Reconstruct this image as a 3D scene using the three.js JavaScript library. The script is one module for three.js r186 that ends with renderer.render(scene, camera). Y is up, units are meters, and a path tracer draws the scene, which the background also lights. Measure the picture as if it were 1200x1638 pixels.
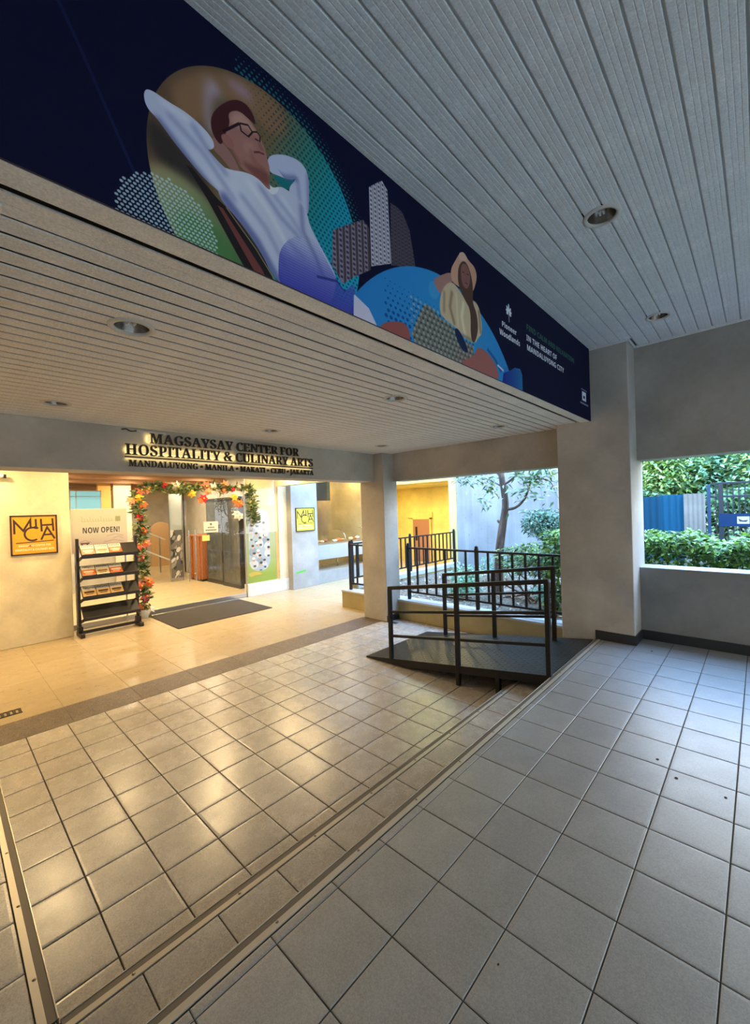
import * as THREE from 'three';
import { FontLoader } from 'three/addons/loaders/FontLoader.js';
import { TextGeometry } from 'three/addons/geometries/TextGeometry.js';
import { RoundedBoxGeometry } from 'three/addons/geometries/RoundedBoxGeometry.js';
import { mergeGeometries } from 'three/addons/utils/BufferGeometryUtils.js';
import { RectAreaLightUniformsLib } from 'three/addons/lights/RectAreaLightUniformsLib.js';
import { Brush, Evaluator, SUBTRACTION } from 'three-bvh-csg';

// ---------------------------------------------------------------- camera, sky, light, exposure
// Plan: x runs along the step and the hoarding, v = -z runs from the camera towards the shop front, y = 0 is the upper floor.
const scene = new THREE.Scene();
const camera = new THREE.PerspectiveCamera(2 * Math.atan(819 / 659.32) * 180 / Math.PI, 1200 / 1638, 0.03, 200);
{
  const yaw = 0.8182, pitch = -0.006556, roll = -0.031431;
  const f = new THREE.Vector3(Math.sin(yaw) * Math.cos(pitch), Math.sin(pitch), -Math.cos(yaw) * Math.cos(pitch));
  const r0 = new THREE.Vector3(Math.cos(yaw), 0, Math.sin(yaw));
  const u0 = new THREE.Vector3().crossVectors(r0, f);
  const r = r0.clone().multiplyScalar(Math.cos(roll)).addScaledVector(u0, Math.sin(roll));
  const u = u0.clone().multiplyScalar(Math.cos(roll)).addScaledVector(r0, -Math.sin(roll));
  camera.quaternion.setFromRotationMatrix(new THREE.Matrix4().makeBasis(r, u, f.clone().negate()));
  camera.position.set(0, 1.5799, 0);
}
const renderer = new THREE.WebGLRenderer({ antialias: true });
renderer.toneMapping = THREE.LinearToneMapping;
renderer.toneMappingExposure = 1.05;
renderer.shadowMap.enabled = true;
RectAreaLightUniformsLib.init();
// an even evening overcast, a little paler towards the horizon all the way round
const SKY = [5.2, 10.6, 20], HORIZON = [6.2, 6.7, 7.2];
{
  const w = 64, h = 32, data = new Float32Array(w * h * 4);
  for (let j = 0; j < h; j++) {
    const up = Math.max(0, Math.sin(((j + 0.5) / h - 0.5) * Math.PI)), k = Math.min(1, Math.max(0, (up - 0.4) / 0.4)), t = k * k * (3 - 2 * k);
    for (let i = 0; i < w; i++) {
      for (let c = 0; c < 3; c++) data[(j * w + i) * 4 + c] = HORIZON[c] + (SKY[c] - HORIZON[c]) * t;
      data[(j * w + i) * 4 + 3] = 1;
    }
  }
  const t = new THREE.DataTexture(data, w, h, THREE.RGBAFormat, THREE.FloatType);
  t.mapping = THREE.EquirectangularReflectionMapping; t.magFilter = THREE.LinearFilter; t.needsUpdate = true;
  scene.background = t; scene.environment = t;
}
const WARM = [1, 0.72, 0.36], SHOPLIGHT = [1, 0.8, 0.52];
const WALKLAMP = 10.3, SHOPLAMP = 10, PORCHLAMP = 19;

// ---------------------------------------------------------------- helpers
const LO = -0.3413, STEP = LO / 2, CEIL = 3.345, SOFFIT = 2.53;
let seed = 20251;
const rnd = () => { seed = (seed * 1664525 + 1013904223) >>> 0; return seed / 4294967296; };
const rr = (a, b) => a + (b - a) * rnd();
const P = (x, y, v) => new THREE.Vector3(x, y, -v);
const taken = {};
function numbered(name) { const n = taken[name] = (taken[name] ?? -1) + 1; return n ? `${name}_${String(n).padStart(3, '0')}` : name; }
function tag(o, label, category, group, kind) {
  o.userData.label = label; o.userData.category = category;
  if (group) o.userData.group = group;
  if (kind) o.userData.kind = kind;
  return o;
}
function thing(name, label, category, at = [0, 0, 0], group) {
  const o = new THREE.Group(); o.name = numbered(name); o.position.copy(P(...at)); scene.add(o);
  return tag(o, label, category, group);
}
function setting(name, label, category) {
  const o = new THREE.Group(); o.name = name; scene.add(o);
  return tag(o, label, category, null, 'structure');
}
function mesh(name, geo, mat, parent = scene) {
  const m = new THREE.Mesh(geo, mat); m.name = parent === scene ? numbered(name) : name;
  m.castShadow = m.receiveShadow = true; parent.add(m); return m;
}
// uv in metres by the axis each face looks along
function metreUV(g, k = 1) {
  if (g.index) g = g.toNonIndexed();
  const p = g.attributes.position, n = g.attributes.normal, uv = new Float32Array(p.count * 2);
  for (let i = 0; i < p.count; i += 3) {
    const ax = Math.abs(n.getX(i)), ay = Math.abs(n.getY(i)), az = Math.abs(n.getZ(i));
    for (let j = i; j < i + 3; j++) {
      const x = p.getX(j), y = p.getY(j), z = p.getZ(j);
      const [a, b] = ay >= ax && ay >= az ? [x, z] : ax >= az ? [z, y] : [x, y];
      uv[j * 2] = a * k; uv[j * 2 + 1] = b * k;
    }
  }
  g.setAttribute('uv', new THREE.BufferAttribute(uv, 2));
  return g;
}
// box given by its extents in x, y, v
function bx(x0, x1, y0, y1, v0, v1) {
  const g = new THREE.BoxGeometry(x1 - x0, y1 - y0, v1 - v0);
  g.translate((x0 + x1) / 2, (y0 + y1) / 2, -(v0 + v1) / 2);
  return metreUV(g);
}
function rbx(x0, x1, y0, y1, v0, v1, r = 0.006, s = 2) {
  const g = new RoundedBoxGeometry(x1 - x0, y1 - y0, v1 - v0, s, r);
  g.translate((x0 + x1) / 2, (y0 + y1) / 2, -(v0 + v1) / 2);
  return metreUV(g);
}
const merge = (list) => mergeGeometries(list.map((g) => {
  g = g.index ? g.toNonIndexed() : g;
  for (const k of Object.keys(g.attributes)) if (!['position', 'normal', 'uv'].includes(k)) g.deleteAttribute(k);
  if (!g.attributes.uv) metreUV(g);
  return g;
}));
// square or flat bar from a to b (vectors), w across, h up
function bar(a, b, w, h = w) {
  const d = new THREE.Vector3().subVectors(b, a), L = d.length(); d.normalize();
  const up = Math.abs(d.y) > 0.9 ? new THREE.Vector3(1, 0, 0) : new THREE.Vector3(0, 1, 0);
  const s = new THREE.Vector3().crossVectors(d, up).normalize(), u = new THREE.Vector3().crossVectors(s, d).normalize();
  const g = new RoundedBoxGeometry(w, h, L, 1, Math.min(w, h) * 0.12);
  g.applyMatrix4(new THREE.Matrix4().makeBasis(s, u, d.clone().negate()).setPosition(a.clone().add(b).multiplyScalar(0.5)));
  return metreUV(g);
}
function tube(points, r, seg = 24, rad = 8) { return new THREE.TubeGeometry(new THREE.CatmullRomCurve3(points), seg, r, rad); }
// tapering limb through points with a radius each
function limb(points, radii, rings = 20, around = 9) {
  const c = new THREE.CatmullRomCurve3(points), g = new THREE.TubeGeometry(c, rings, 1, around), p = g.attributes.position;
  for (let i = 0; i <= rings; i++) {
    const t = i / rings, k = t * (radii.length - 1), a = Math.min(Math.floor(k), radii.length - 2), r = radii[a] + (radii[a + 1] - radii[a]) * (k - a), o = c.getPointAt(t);
    for (let j = 0; j <= around; j++) {
      const n = i * (around + 1) + j;
      p.setXYZ(n, o.x + (p.getX(n) - o.x) * r, o.y + (p.getY(n) - o.y) * r, o.z + (p.getZ(n) - o.z) * r);
    }
  }
  g.computeVertexNormals();
  return g;
}
// tiling value noise
function noiseGrid(size, cells, s0) {
  let s = s0; const R = () => { s = (s * 1664525 + 1013904223) >>> 0; return s / 4294967296; };
  const lat = Float32Array.from({ length: cells * cells }, R), out = new Float32Array(size * size);
  for (let y = 0; y < size; y++) for (let x = 0; x < size; x++) {
    const fx = x / size * cells, fy = y / size * cells, ix = Math.floor(fx), iy = Math.floor(fy);
    let a = fx - ix, b = fy - iy; a = a * a * (3 - 2 * a); b = b * b * (3 - 2 * b);
    const g = (i, j) => lat[((j + cells) % cells) * cells + (i + cells) % cells];
    out[y * size + x] = (g(ix, iy) * (1 - a) + g(ix + 1, iy) * a) * (1 - b) + (g(ix, iy + 1) * (1 - a) + g(ix + 1, iy + 1) * a) * b;
  }
  return out;
}
function fbm(size, cells, oct, s0) {
  const out = new Float32Array(size * size); let amp = 0.5, tot = 0;
  for (let o = 0; o < oct; o++) { const n = noiseGrid(size, cells << o, s0 + o * 77); for (let i = 0; i < out.length; i++) out[i] += n[i] * amp; tot += amp; amp *= 0.55; }
  for (let i = 0; i < out.length; i++) out[i] /= tot;
  return out;
}
// texture from a function of (x, y, index) giving [r, g, b] 0..255
function tex(size, fn, srgb, repeat = 1) {
  const d = new Uint8Array(size * size * 4);
  for (let y = 0; y < size; y++) for (let x = 0; x < size; x++) {
    const i = y * size + x, c = fn(x, y, i);
    for (let k = 0; k < 3; k++) d[i * 4 + k] = Math.max(0, Math.min(255, Array.isArray(c) ? c[k] : c));
    d[i * 4 + 3] = 255;
  }
  const t = new THREE.DataTexture(d, size, size, THREE.RGBAFormat);
  t.wrapS = t.wrapT = THREE.RepeatWrapping; t.magFilter = THREE.LinearFilter; t.minFilter = THREE.LinearMipmapLinearFilter; t.generateMipmaps = true;
  if (srgb) t.colorSpace = THREE.SRGBColorSpace;
  t.repeat.set(repeat, repeat); t.needsUpdate = true;
  return t;
}
function canvasTex(w, h, draw) {
  const c = document.createElement('canvas'); c.width = w; c.height = h; draw(c.getContext('2d'), w, h);
  const t = new THREE.CanvasTexture(c); t.colorSpace = THREE.SRGBColorSpace; t.anisotropy = 8; return t;
}
const std = (o) => new THREE.MeshStandardMaterial(o);
const phy = (o) => new THREE.MeshPhysicalMaterial(o);

// ---------------------------------------------------------------- materials
const N1 = fbm(512, 4, 6, 11), N2 = fbm(512, 8, 6, 23), NF = fbm(512, 64, 3, 37), NS = fbm(512, 128, 2, 53);
const stain = (lo, hi, s = 1) => (x, y, i) => 255 * (lo + (hi - lo) * Math.min(1, Math.max(0, 0.5 + (N1[i] - 0.5) * 1.6 * s + (NF[i] - 0.5) * 0.25)));
const plasterMap = tex(512, stain(0.84, 1.0), true, 0.5);
const plasterBump = tex(512, (x, y, i) => 255 * (0.5 + (NF[i] - 0.5) * 0.5 + (N2[i] - 0.5) * 0.7), false, 1.1);
const speckMap = tex(512, (x, y, i) => 255 * (0.9 + (NS[i] - 0.5) * 0.22 + (N1[i] - 0.5) * 0.12), true, 2.2);
const tileRough = tex(512, (x, y, i) => 255 * (0.78 + (N2[i] - 0.5) * 0.3 + (NS[i] - 0.5) * 0.16), false, 1.3);
const tileBump = tex(512, (x, y, i) => 255 * (0.5 + (NF[i] - 0.5) * 0.6), false, 1.7);
const streakMap = tex(512, (x, y, i) => { const st = N2[((y >> 3) % 512) * 512 + (x * 3) % 512], p = N1[i]; return 255 * Math.min(1, 0.93 + (st - 0.5) * 0.22 + (p - 0.5) * 0.3 - (NF[i] > 0.8 ? 0.15 : 0)); }, true, 0.3);
const granite = tex(512, (x, y, i) => { const k = 0.75 + (NS[i] - 0.5) * 0.9 + (N2[i] - 0.5) * 0.25; return [150 * k, 132 * k, 116 * k]; }, true, 1.6);
const concreteMap = tex(512, (x, y, i) => { const k = 0.8 + (N1[i] - 0.5) * 0.5 + (NS[i] - 0.5) * 0.2; return [205 * k, 200 * k, 192 * k]; }, true, 0.6);
const boardMap = tex(512, (x, y, i) => { const k = 0.9 + (N1[i] - 0.5) * 0.12 + (NS[i] - 0.5) * 0.16; return 255 * Math.min(1, k * 1.04); }, true, 1.5);
// raised lozenges of the ramp's tread plate: 5 mm of print on a 60 mm repeat, too small to pick apart
const plateBump = tex(256, (x, y) => {
  let best = 0;
  for (const [cx, cy, a] of [[64, 64, 0.785], [192, 192, 0.785], [192, 64, -0.785], [64, 192, -0.785]]) {
    const dx = x - cx, dy = y - cy, u = dx * Math.cos(a) + dy * Math.sin(a), w = -dx * Math.sin(a) + dy * Math.cos(a);
    best = Math.max(best, 1 - Math.hypot(u / 58, w / 17));
  }
  return 60 + 190 * Math.min(1, Math.max(0, best * 2.2));
}, false, 8);
const woodMap = tex(512, (x, y, i) => { const g = 0.5 + 0.5 * Math.sin(x * 0.16 + N1[i] * 26), k = 0.78 + 0.16 * g + (NS[i] - 0.5) * 0.2; return [184 * k, 112 * k, 62 * k]; }, true, 1.2);
const barkMap = tex(512, (x, y, i) => { const k = 0.62 + (N2[i] - 0.5) * 0.8 + (NF[i] - 0.5) * 0.3; return [158 * k, 128 * k, 108 * k]; }, true, 1);
const soilMap = tex(512, (x, y, i) => { const k = 0.6 + (NF[i] - 0.5) * 1.0 + (N1[i] - 0.5) * 0.5; return [176 * k, 158 * k, 134 * k]; }, true, 0.8);

const paint = (hex, o = {}) => std({ color: hex, map: plasterMap, bumpMap: plasterBump, bumpScale: 0.0012, roughness: 0.82, ...o });
const M = {
  grey: paint('#c4bdb2'), greyWall: paint('#b3aca2'), beam: paint('#cbc4b8'), parapet: paint('#94928f'), cream: paint('#f3e4bd'), white: paint('#eeeeea'), pierWhite: paint('#b0b0ac'), yellow: paint('#f0d878'), planter: paint('#b3a273'),
  gardenWall: paint('#979a9a', { map: streakMap }), cap: paint('#c9c9c4'),
  concrete: std({ color: '#8b8782', map: concreteMap, roughness: 0.9 }),
  upperTile: [0, 1, 2].map((k) => phy({ ior: 1.75, clearcoat: 1, clearcoatRoughness: 0.4, color: ['#a19f9b', '#a6a4a0', '#9d9b98'][k], map: speckMap, roughness: 0.62, roughnessMap: tileRough, bumpMap: tileBump, bumpScale: 0.0002 })),
  lowerTile: [0, 1, 2].map((k) => phy({ ior: 1.6, color: ['#cec4b6', '#d3c9bb', '#c9bfb1'][k], map: speckMap, roughness: 0.35, roughnessMap: tileRough, bumpMap: tileBump, bumpScale: 0.0002 })),
  creamTile: [0, 1].map((k) => std({ color: ['#c4ad86', '#bfa880'][k], map: speckMap, roughness: 0.4, roughnessMap: tileRough, bumpMap: tileBump, bumpScale: 0.0002 })),
  band: [0, 1].map((k) => std({ color: ['#e8e0da', '#d8d0ca'][k], map: granite, roughness: 0.5 })),
  grout: std({ color: '#3a322b', roughness: 0.95 }), greyGrout: std({ color: '#46423d', roughness: 0.95 }),
  nosing: std({ color: '#c6bcab', roughness: 0.34, metalness: 0.35, bumpMap: plasterBump, bumpScale: 0.0004 }),
  insert: std({ color: '#6b5f52', roughness: 0.5 }), lip: std({ color: '#cfc6b6', roughness: 0.25, metalness: 0.5 }),
  screw: std({ color: '#8c857a', roughness: 0.35, metalness: 0.9 }),
  ceilBoard: std({ color: '#eeefed', map: boardMap, roughness: 0.6 }), soffitBoard: std({ color: '#f8f2e7', map: boardMap, roughness: 0.6 }),
  soffitTrim: std({ color: '#f8f1e3', map: boardMap, roughness: 0.55 }), dark: std({ color: '#1d1b1a', roughness: 0.9 }), joint: std({ color: '#c4c5c4', roughness: 0.8 }),
  skirting: std({ color: '#26282b', roughness: 0.5 }),
  blackSteel: std({ color: '#111113', roughness: 0.5, metalness: 0.2 }),
  plate: std({ color: '#262422', roughness: 0.4, metalness: 0.45, bumpMap: plateBump, bumpScale: 0.015 }),
  blackWood: std({ color: '#1d1714', roughness: 0.4 }),
  wood: std({ color: '#ffffff', map: woodMap, roughness: 0.5 }), brownDoor: std({ color: '#a07050', roughness: 0.55 }),
  steel: std({ color: '#b9b9b6', roughness: 0.28, metalness: 0.95 }), chrome: std({ color: '#d8d6d0', roughness: 0.18, metalness: 1 }),
  reflector: std({ color: '#8f857a', roughness: 0.25, metalness: 0.9 }), ringWhite: std({ color: '#c9c4ba', roughness: 0.5 }),
  bulbOff: std({ color: '#e6e4de', roughness: 0.35 }),
  glass: phy({ color: '#ffffff', transmission: 1, thickness: 0, roughness: 0.0, ior: 1.5 }),
  frost: phy({ color: '#c9d2cf', transmission: 0.55, thickness: 0, roughness: 0.6 }),
  mat: std({ color: '#4a443f', map: speckMap, bumpMap: tex(256, (x, y, i) => ((x >> 2) + (y >> 2)) % 2 ? 220 : 60, false, 12), bumpScale: 0.002, roughness: 0.95 }),
  bark: std({ color: '#ffffff', map: barkMap, bumpMap: barkMap, bumpScale: 0.01, roughness: 0.95 }),
  soil: std({ color: '#ffffff', map: soilMap, roughness: 1 }), lawn: std({ color: '#6f8a45', map: soilMap, roughness: 1 }),
};
const leafMat = (hex, k = 0.35) => phy({ color: hex, roughness: 0.75, transmission: k, thickness: 0, side: THREE.DoubleSide });
// pointed leaf, bent along its rib, rooted at the origin and growing along -z
function leafGeo(len, wid) {
  const p = [0, 0, 0, wid / 2, 0.004 + wid * 0.12, -len * 0.4, 0, len * 0.05, -len * 0.45, -wid / 2, 0.004 + wid * 0.12, -len * 0.4, 0, -len * 0.04, -len];
  const g = new THREE.BufferGeometry();
  g.setAttribute('position', new THREE.Float32BufferAttribute(p, 3)); g.setIndex([0, 1, 2, 0, 2, 3, 1, 4, 2, 2, 4, 3]); g.computeVertexNormals();
  g.setAttribute('uv', new THREE.Float32BufferAttribute([0.5, 0, 1, 0.4, 0.5, 0.45, 0, 0.4, 0.5, 1], 2));
  return g;
}

// ---------------------------------------------------------------- floors
// a tile with a pillowed, chamfered rim, its top at y = 0; a few variants of each size take their grain from other parts of the texture
const tileCache = {};
function tileGeo(w, d, kind = 0) {
  const key = `${w.toFixed(3)}_${d.toFixed(3)}_${kind}`;
  if (tileCache[key]) return tileCache[key];
  const a = w / 2, c = d / 2, v = [], quad = (p, q, r, s) => v.push(...p, ...q, ...r, ...p, ...r, ...s);
  const m = Math.min(0.013, Math.min(w, d) * 0.2), ring = (i, y) => [[-a + i, y, -c + i], [-a + i, y, c - i], [a - i, y, c - i], [a - i, y, -c + i]];
  const R = [ring(m, 0), ring(0.0025, -0.0007), ring(0, -0.0026), ring(0, -0.008)];
  quad(...R[0]);
  for (let k = 0; k < 3; k++) for (let i = 0; i < 4; i++) { const j = (i + 1) % 4; quad(R[k][j], R[k][i], R[k + 1][i], R[k + 1][j]); }
  const g = new THREE.BufferGeometry();
  g.setAttribute('position', new THREE.Float32BufferAttribute(v, 3)); g.computeVertexNormals();
  const out = metreUV(g), uv = out.attributes.uv;
  for (let i = 0; i < uv.count; i++) uv.setXY(i, uv.getX(i) + kind * 0.377, uv.getY(i) + kind * 0.619);
  return tileCache[key] = out;
}
// lays the tile whose cell is x0..x1, v0..v1; each sits a hair out of level, as laid tiles do
function layTile(parent, mats, x0, x1, v0, v1, y, gap = 0.005, tilt = 0.0022) {
  if (x1 - x0 < 0.02 || v1 - v0 < 0.015) return;
  const m = mesh('tile', tileGeo(x1 - x0 - gap, v1 - v0 - gap, Math.floor(rnd() * 5)), mats[Math.floor(rnd() * mats.length)], parent);
  m.position.set((x0 + x1) / 2, y + rr(-0.0003, 0.0003), -(v0 + v1) / 2);
  m.rotation.set(rr(-tilt, tilt), 0, rr(-tilt, tilt));
}
const cells = (a, b, origin, pitch) => {
  const out = []; let n = Math.floor((a - origin) / pitch + 1e-6);
  for (;; n++) { const s = Math.max(a, origin + n * pitch), e = Math.min(b, origin + (n + 1) * pitch); if (s >= b - 1e-6) break; if (e > s + 1e-6) out.push([s, e]); }
  return out;
};
const WALLX = 5.52;
{ // upper floor, where the camera stands
  const f = setting('floor_upper', 'pale grey square tiled upper floor above the steps', 'floor');
  mesh('grout_bed', bx(-2.6, 5.8, -0.6, -0.004, -5.5, 1.38), M.greyGrout, f);
  for (const [a, b] of cells(-0.385, WALLX, 2.9145, 0.3)) {
    for (let L = 0; L < 10; L++) {
      const v1 = 1.325 - 0.3 * L, v0 = v1 - 0.3;
      if (a > 5.19 && v1 > 1.04) { if (v0 < 1.02) layTile(f, M.upperTile, a, b, v0, 1.03, 0); continue; }
      layTile(f, M.upperTile, a, v1 > 1.04 ? Math.min(b, 5.2) : b, v0, v1, 0);
    }
    layTile(f, M.upperTile, a, Math.min(b, 5.2), 1.325, 1.366, 0, 0.003);
  }
  for (const [x, v, r] of [[2.836, 0.379, 0.013], [2.973, 0.489, 0.012], [2.813, 0.164, 0.009], [5.097, 0.862, 0.014], [1.284, 0.689, 0.005]]) { const m = mesh('chip_mark', new THREE.CircleGeometry(r, 12).rotateX(-Math.PI / 2), M.grout, f); m.position.set(x, 0.0012, -v); m.scale.z = 0.7; }
  const far = [];
  for (const [a, b] of cells(-2.6, WALLX, 2.9145, 0.3)) for (let L = 0; L < 22; L++) {
    const v1 = 1.325 - 0.3 * L; if (a > -0.386 && L < 10) continue;
    far.push(tileGeo(b - a - 0.005, 0.295).clone().translate((a + b) / 2, 0, -(v1 - 0.15)));
  }
  mesh('tiles_beyond', merge(far), M.upperTile[0], f).userData.kind = 'stuff';
}
{ // the tread between the two levels and the landing it turns into
  const f = setting('floor_step', 'single tiled tread between the upper and lower floor', 'step');
  mesh('grout_bed', merge([bx(-2.6, 5.2, -0.6, STEP - 0.004, 1.3, 1.815), bx(-2.6, 0.24, -0.6, STEP - 0.004, 1.8, 4.7)]), M.grout, f);
  for (const [a, b] of cells(0.2, 5.2, 0.5, 0.3)) layTile(f, M.lowerTile, a, b, 1.4, 1.766, STEP);
  for (const [a, b] of cells(1.768, 4.7, 2.11, 0.3)) for (const [c, d] of cells(-0.7, 0.193, 0.193, 0.3)) layTile(f, M.lowerTile, c, d, a, b, STEP);
  for (const [c, d] of cells(-0.7, 0.193, 0.193, 0.3)) layTile(f, M.lowerTile, c, d, 1.4, 1.766, STEP);
}
{ // sunken floor
  const f = setting('floor_lower', 'beige square tiled sunken floor below the steps', 'floor');
  mesh('grout_bed', bx(0.2, 5.56, -0.7, LO - 0.004, 1.8, 4.785), M.grout, f);
  const rows = [[1.828, 2.085], ...Array.from({ length: 9 }, (_, m) => [2.085 + 0.3 * m, 2.385 + 0.3 * m])];
  for (const [a, b] of cells(0.254, 5.5, 1.4, 0.3)) for (const [v0, v1] of rows) {
    if (a > 5.19 && v1 > 4.66) { layTile(f, M.lowerTile, a, b, v0, 4.66, LO); continue; }
    layTile(f, M.lowerTile, a, v1 > 4.66 ? Math.min(b, 5.2) : b, v0, v1, LO, 0.006);
  }
}
{ // granite band under the beam, then the large cream tiles of the shop walk
  const f = setting('floor_walk', 'large cream floor tiles behind a grey granite band', 'floor');
  mesh('grout_bed', bx(-2.6, 9.7, -0.7, LO - 0.003, 4.785, 8.9), std({ color: '#8c7f68', roughness: 0.95 }), f);
  for (const [a, b] of cells(-2.6, 5.2, 0.85, 0.605)) layTile(f, M.band, a, b, 4.787, 5.25, LO, 0.003, 0.0006);
  for (const [a, b] of cells(-2.6, 9.6, 0.85, 0.605)) for (let m = 0; m < 6; m++) {
    const v0 = 5.25 + 0.6 * m, v1 = Math.min(v0 + 0.6, 8.75);
    layTile(f, M.creamTile, a, b, v0, v1, LO, 0.003, 0.0008);
  }
  mesh('floor_beyond', bx(5.56, 9.7, LO - 0.05, LO - 0.002, 4.785, 5.25), M.creamTile[0], f);
}
// floor nosings: a pale metal strip, a brown grip insert and a bright outer lip, screwed down along each edge
function nosing(name, label, a, b, y, edge, along) {
  const t = tag(new THREE.Group(), label, 'step nosing'); t.name = numbered(name); scene.add(t);
  const g = (d0, d1, y0, y1) => along === 'x' ? rbx(a, b, y + y0, y + y1, edge - d1, edge - d0, 0.0012, 1) : rbx(edge - d1, edge - d0, y + y0, y + y1, a, b, 0.0012, 1);
  mesh('back_strip', g(0.032, 0.058, -0.006, 0.003), M.nosing, t);
  mesh('grip_insert', g(0.005, 0.032, -0.006, 0.0012), M.insert, t);
  mesh('lip', merge([g(0, 0.005, -0.035, 0.0035)]), M.lip, t);
  const s = new THREE.SphereGeometry(0.007, 10, 6).scale(1, 0.45, 1);
  for (let k = a + 0.22; k < b; k += 0.44) {
    const m = mesh('screw', s, M.screw, t);
    if (along === 'x') m.position.set(k, y + 0.003, -(edge - 0.04)); else m.position.set(edge - 0.04, y + 0.003, -k);
  }
}
nosing('step_nosing', 'pale metal nosing along the top step edge beneath the hoarding', 0.2, 5.19, 0, 1.43, 'x');
nosing('step_nosing', 'pale metal nosing along the lower step edge beside the sunken floor', 0.254, 5.19, STEP, 1.825, 'x');
nosing('step_nosing', 'pale metal nosing along the side landing at the left edge', 1.83, 4.7, STEP, 0.252, 'v');

// ---------------------------------------------------------------- ceilings
const csg = new Evaluator(); csg.useGroups = false;
const lights = { upper: [[2.862, 0.685], [4.794, 0.686]], lower: [[0.70, 2.285], [2.735, 2.28], [4.66, 2.283], [0.70, 4.19], [2.69, 4.13], [4.62, 4.14]] };
function boardGeo(len, w, deep) {
  // face down at y = 0: wide strip with shallow lines rolled into it
  const h = deep ? 0.012 : 0.005, s = new THREE.Shape(), e = w / 2;
  const line = (x) => deep ? [[x - 0.003, 0], [x, 0.0022], [x + 0.003, 0]] : [];
  const pts = [[-e, h], [-e, 0.003], [-e + 0.003, 0], ...line(-w * 0.28), ...line(-w * 0.04), ...line(w * 0.2), [e - 0.003, 0], [e, 0.003], [e, h]];
  pts.forEach(([x, y], i) => (i ? s.lineTo(x, y) : s.moveTo(x, y)));
  const g = new THREE.ExtrudeGeometry(s, { depth: len, bevelEnabled: false });
  g.rotateY(Math.PI / 2);               // extrude along +x, width along z
  return metreUV(g);
}
function boards(parent, mat, x0, x1, y, vs, w, deep, holes) {
  const g = boardGeo(x1 - x0, w, deep);
  for (const v of vs) {
    let geo = g;
    const cut = holes.filter(([, hv]) => Math.abs(hv - v) < w / 2 + 0.086);
    if (cut.length) {
      let b = new Brush(g.clone().translate(x0, y, -v)); b.updateMatrixWorld();
      for (const [hx, hv] of cut) { const c = new Brush(metreUV(new THREE.CylinderGeometry(0.086, 0.086, 0.1, 40)).translate(hx, y, -hv)); c.updateMatrixWorld(); b = csg.evaluate(b, c, SUBTRACTION); }
      geo = b.geometry; geo.translate(-x0, -y, v);
    }
    const m = mesh('board', geo, mat, parent); m.position.set(x0, y, -v);
  }
}
{
  const c = setting('ceiling_upper', 'grey metal strip ceiling above the upper floor', 'ceiling');
  const vs = []; for (let n = -46; n <= 12; n++) vs.push(0.0025 + 0.1093 * n + 0.0547);
  boards(c, M.ceilBoard, -2.6, 5.2, CEIL, vs.filter((v) => v > 1.03), 0.0995, true, lights.upper);
  boards(c, M.ceilBoard, -2.6, WALLX, CEIL, vs.filter((v) => v < 1.03), 0.0995, true, lights.upper);
  const joints = [];
  for (let n = -46; n <= 13; n++) {
    const v = 0.0025 + 0.1093 * n, near = lights.upper.filter(([, lv]) => Math.abs(lv - v) < 0.1).map(([lx]) => lx).sort((a, b) => a - b), end = v > 1.03 ? 5.19 : WALLX - 0.01;
    let x = -2.6; for (const lx of [...near, null]) { const e = lx === null ? end : lx - 0.095; joints.push(bx(x, e, CEIL + 0.0125, CEIL + 0.016, v - 0.012, v + 0.012)); x = lx + 0.095; }
  }
  mesh('joint_channel', merge(joints), M.joint, c);
  mesh('roof_slab', bx(-2.8, 5.8, CEIL + 0.16, CEIL + 0.3, -5.1, 1.6), M.concrete, c);
  mesh('void_slab', bx(-2.6, 5.52, CEIL + 0.1, CEIL + 0.16, -5.1, 1.42), M.concrete, c);
  mesh('edge_trim', merge([rbx(5.19, 5.205, CEIL - 0.02, CEIL + 0.01, 1.03, 1.415, 0.003, 1), rbx(5.19, WALLX, CEIL - 0.02, CEIL + 0.01, 1.012, 1.027, 0.003, 1), rbx(WALLX - 0.016, WALLX - 0.001, CEIL - 0.02, CEIL + 0.01, -4.3, 1.012, 0.003, 1)]), M.ceilBoard, c);
}
{
  const c = setting('ceiling_soffit', 'lower cream metal strip soffit behind the hoarding', 'ceiling');
  const vs = []; for (let n = 0; n < 29; n++) vs.push(1.705 + 0.1065 * n + 0.053);
  boards(c, M.soffitBoard, -2.6, 5.46, SOFFIT, vs, 0.089, false, lights.lower);
  const last = 1.705 + 0.1065 * 29;
  mesh('edge_strip', rbx(-2.6, 5.46, SOFFIT, SOFFIT + 0.012, last + 0.006, 4.875, 0.002, 1), M.soffitBoard, c);
  mesh('first_strip', rbx(-2.6, 5.46, SOFFIT, SOFFIT + 0.012, 1.634, 1.70, 0.002, 1), M.soffitBoard, c);
  mesh('outer_trim', rbx(-2.6, 5.195, SOFFIT - 0.014, SOFFIT - 0.004, 1.424, 1.525, 0.003, 1), M.soffitTrim, c);
  mesh('inner_trim', rbx(-2.6, 5.46, SOFFIT - 0.004, SOFFIT + 0.004, 1.572, 1.628, 0.002, 1), M.soffitTrim, c);
  mesh('void_slab', bx(-2.6, 5.46, SOFFIT + 0.11, SOFFIT + 0.14, 1.5, 4.88), M.concrete, c);
  mesh('joint_patch', merge([rbx(-0.1, 0.162, SOFFIT - 0.012, SOFFIT - 0.001, 1.634, 1.74, 0.003, 1), rbx(1.02, 1.05, SOFFIT - 0.007, SOFFIT, 1.574, 1.626, 0.002, 1)]), M.soffitTrim, c);
}
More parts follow.
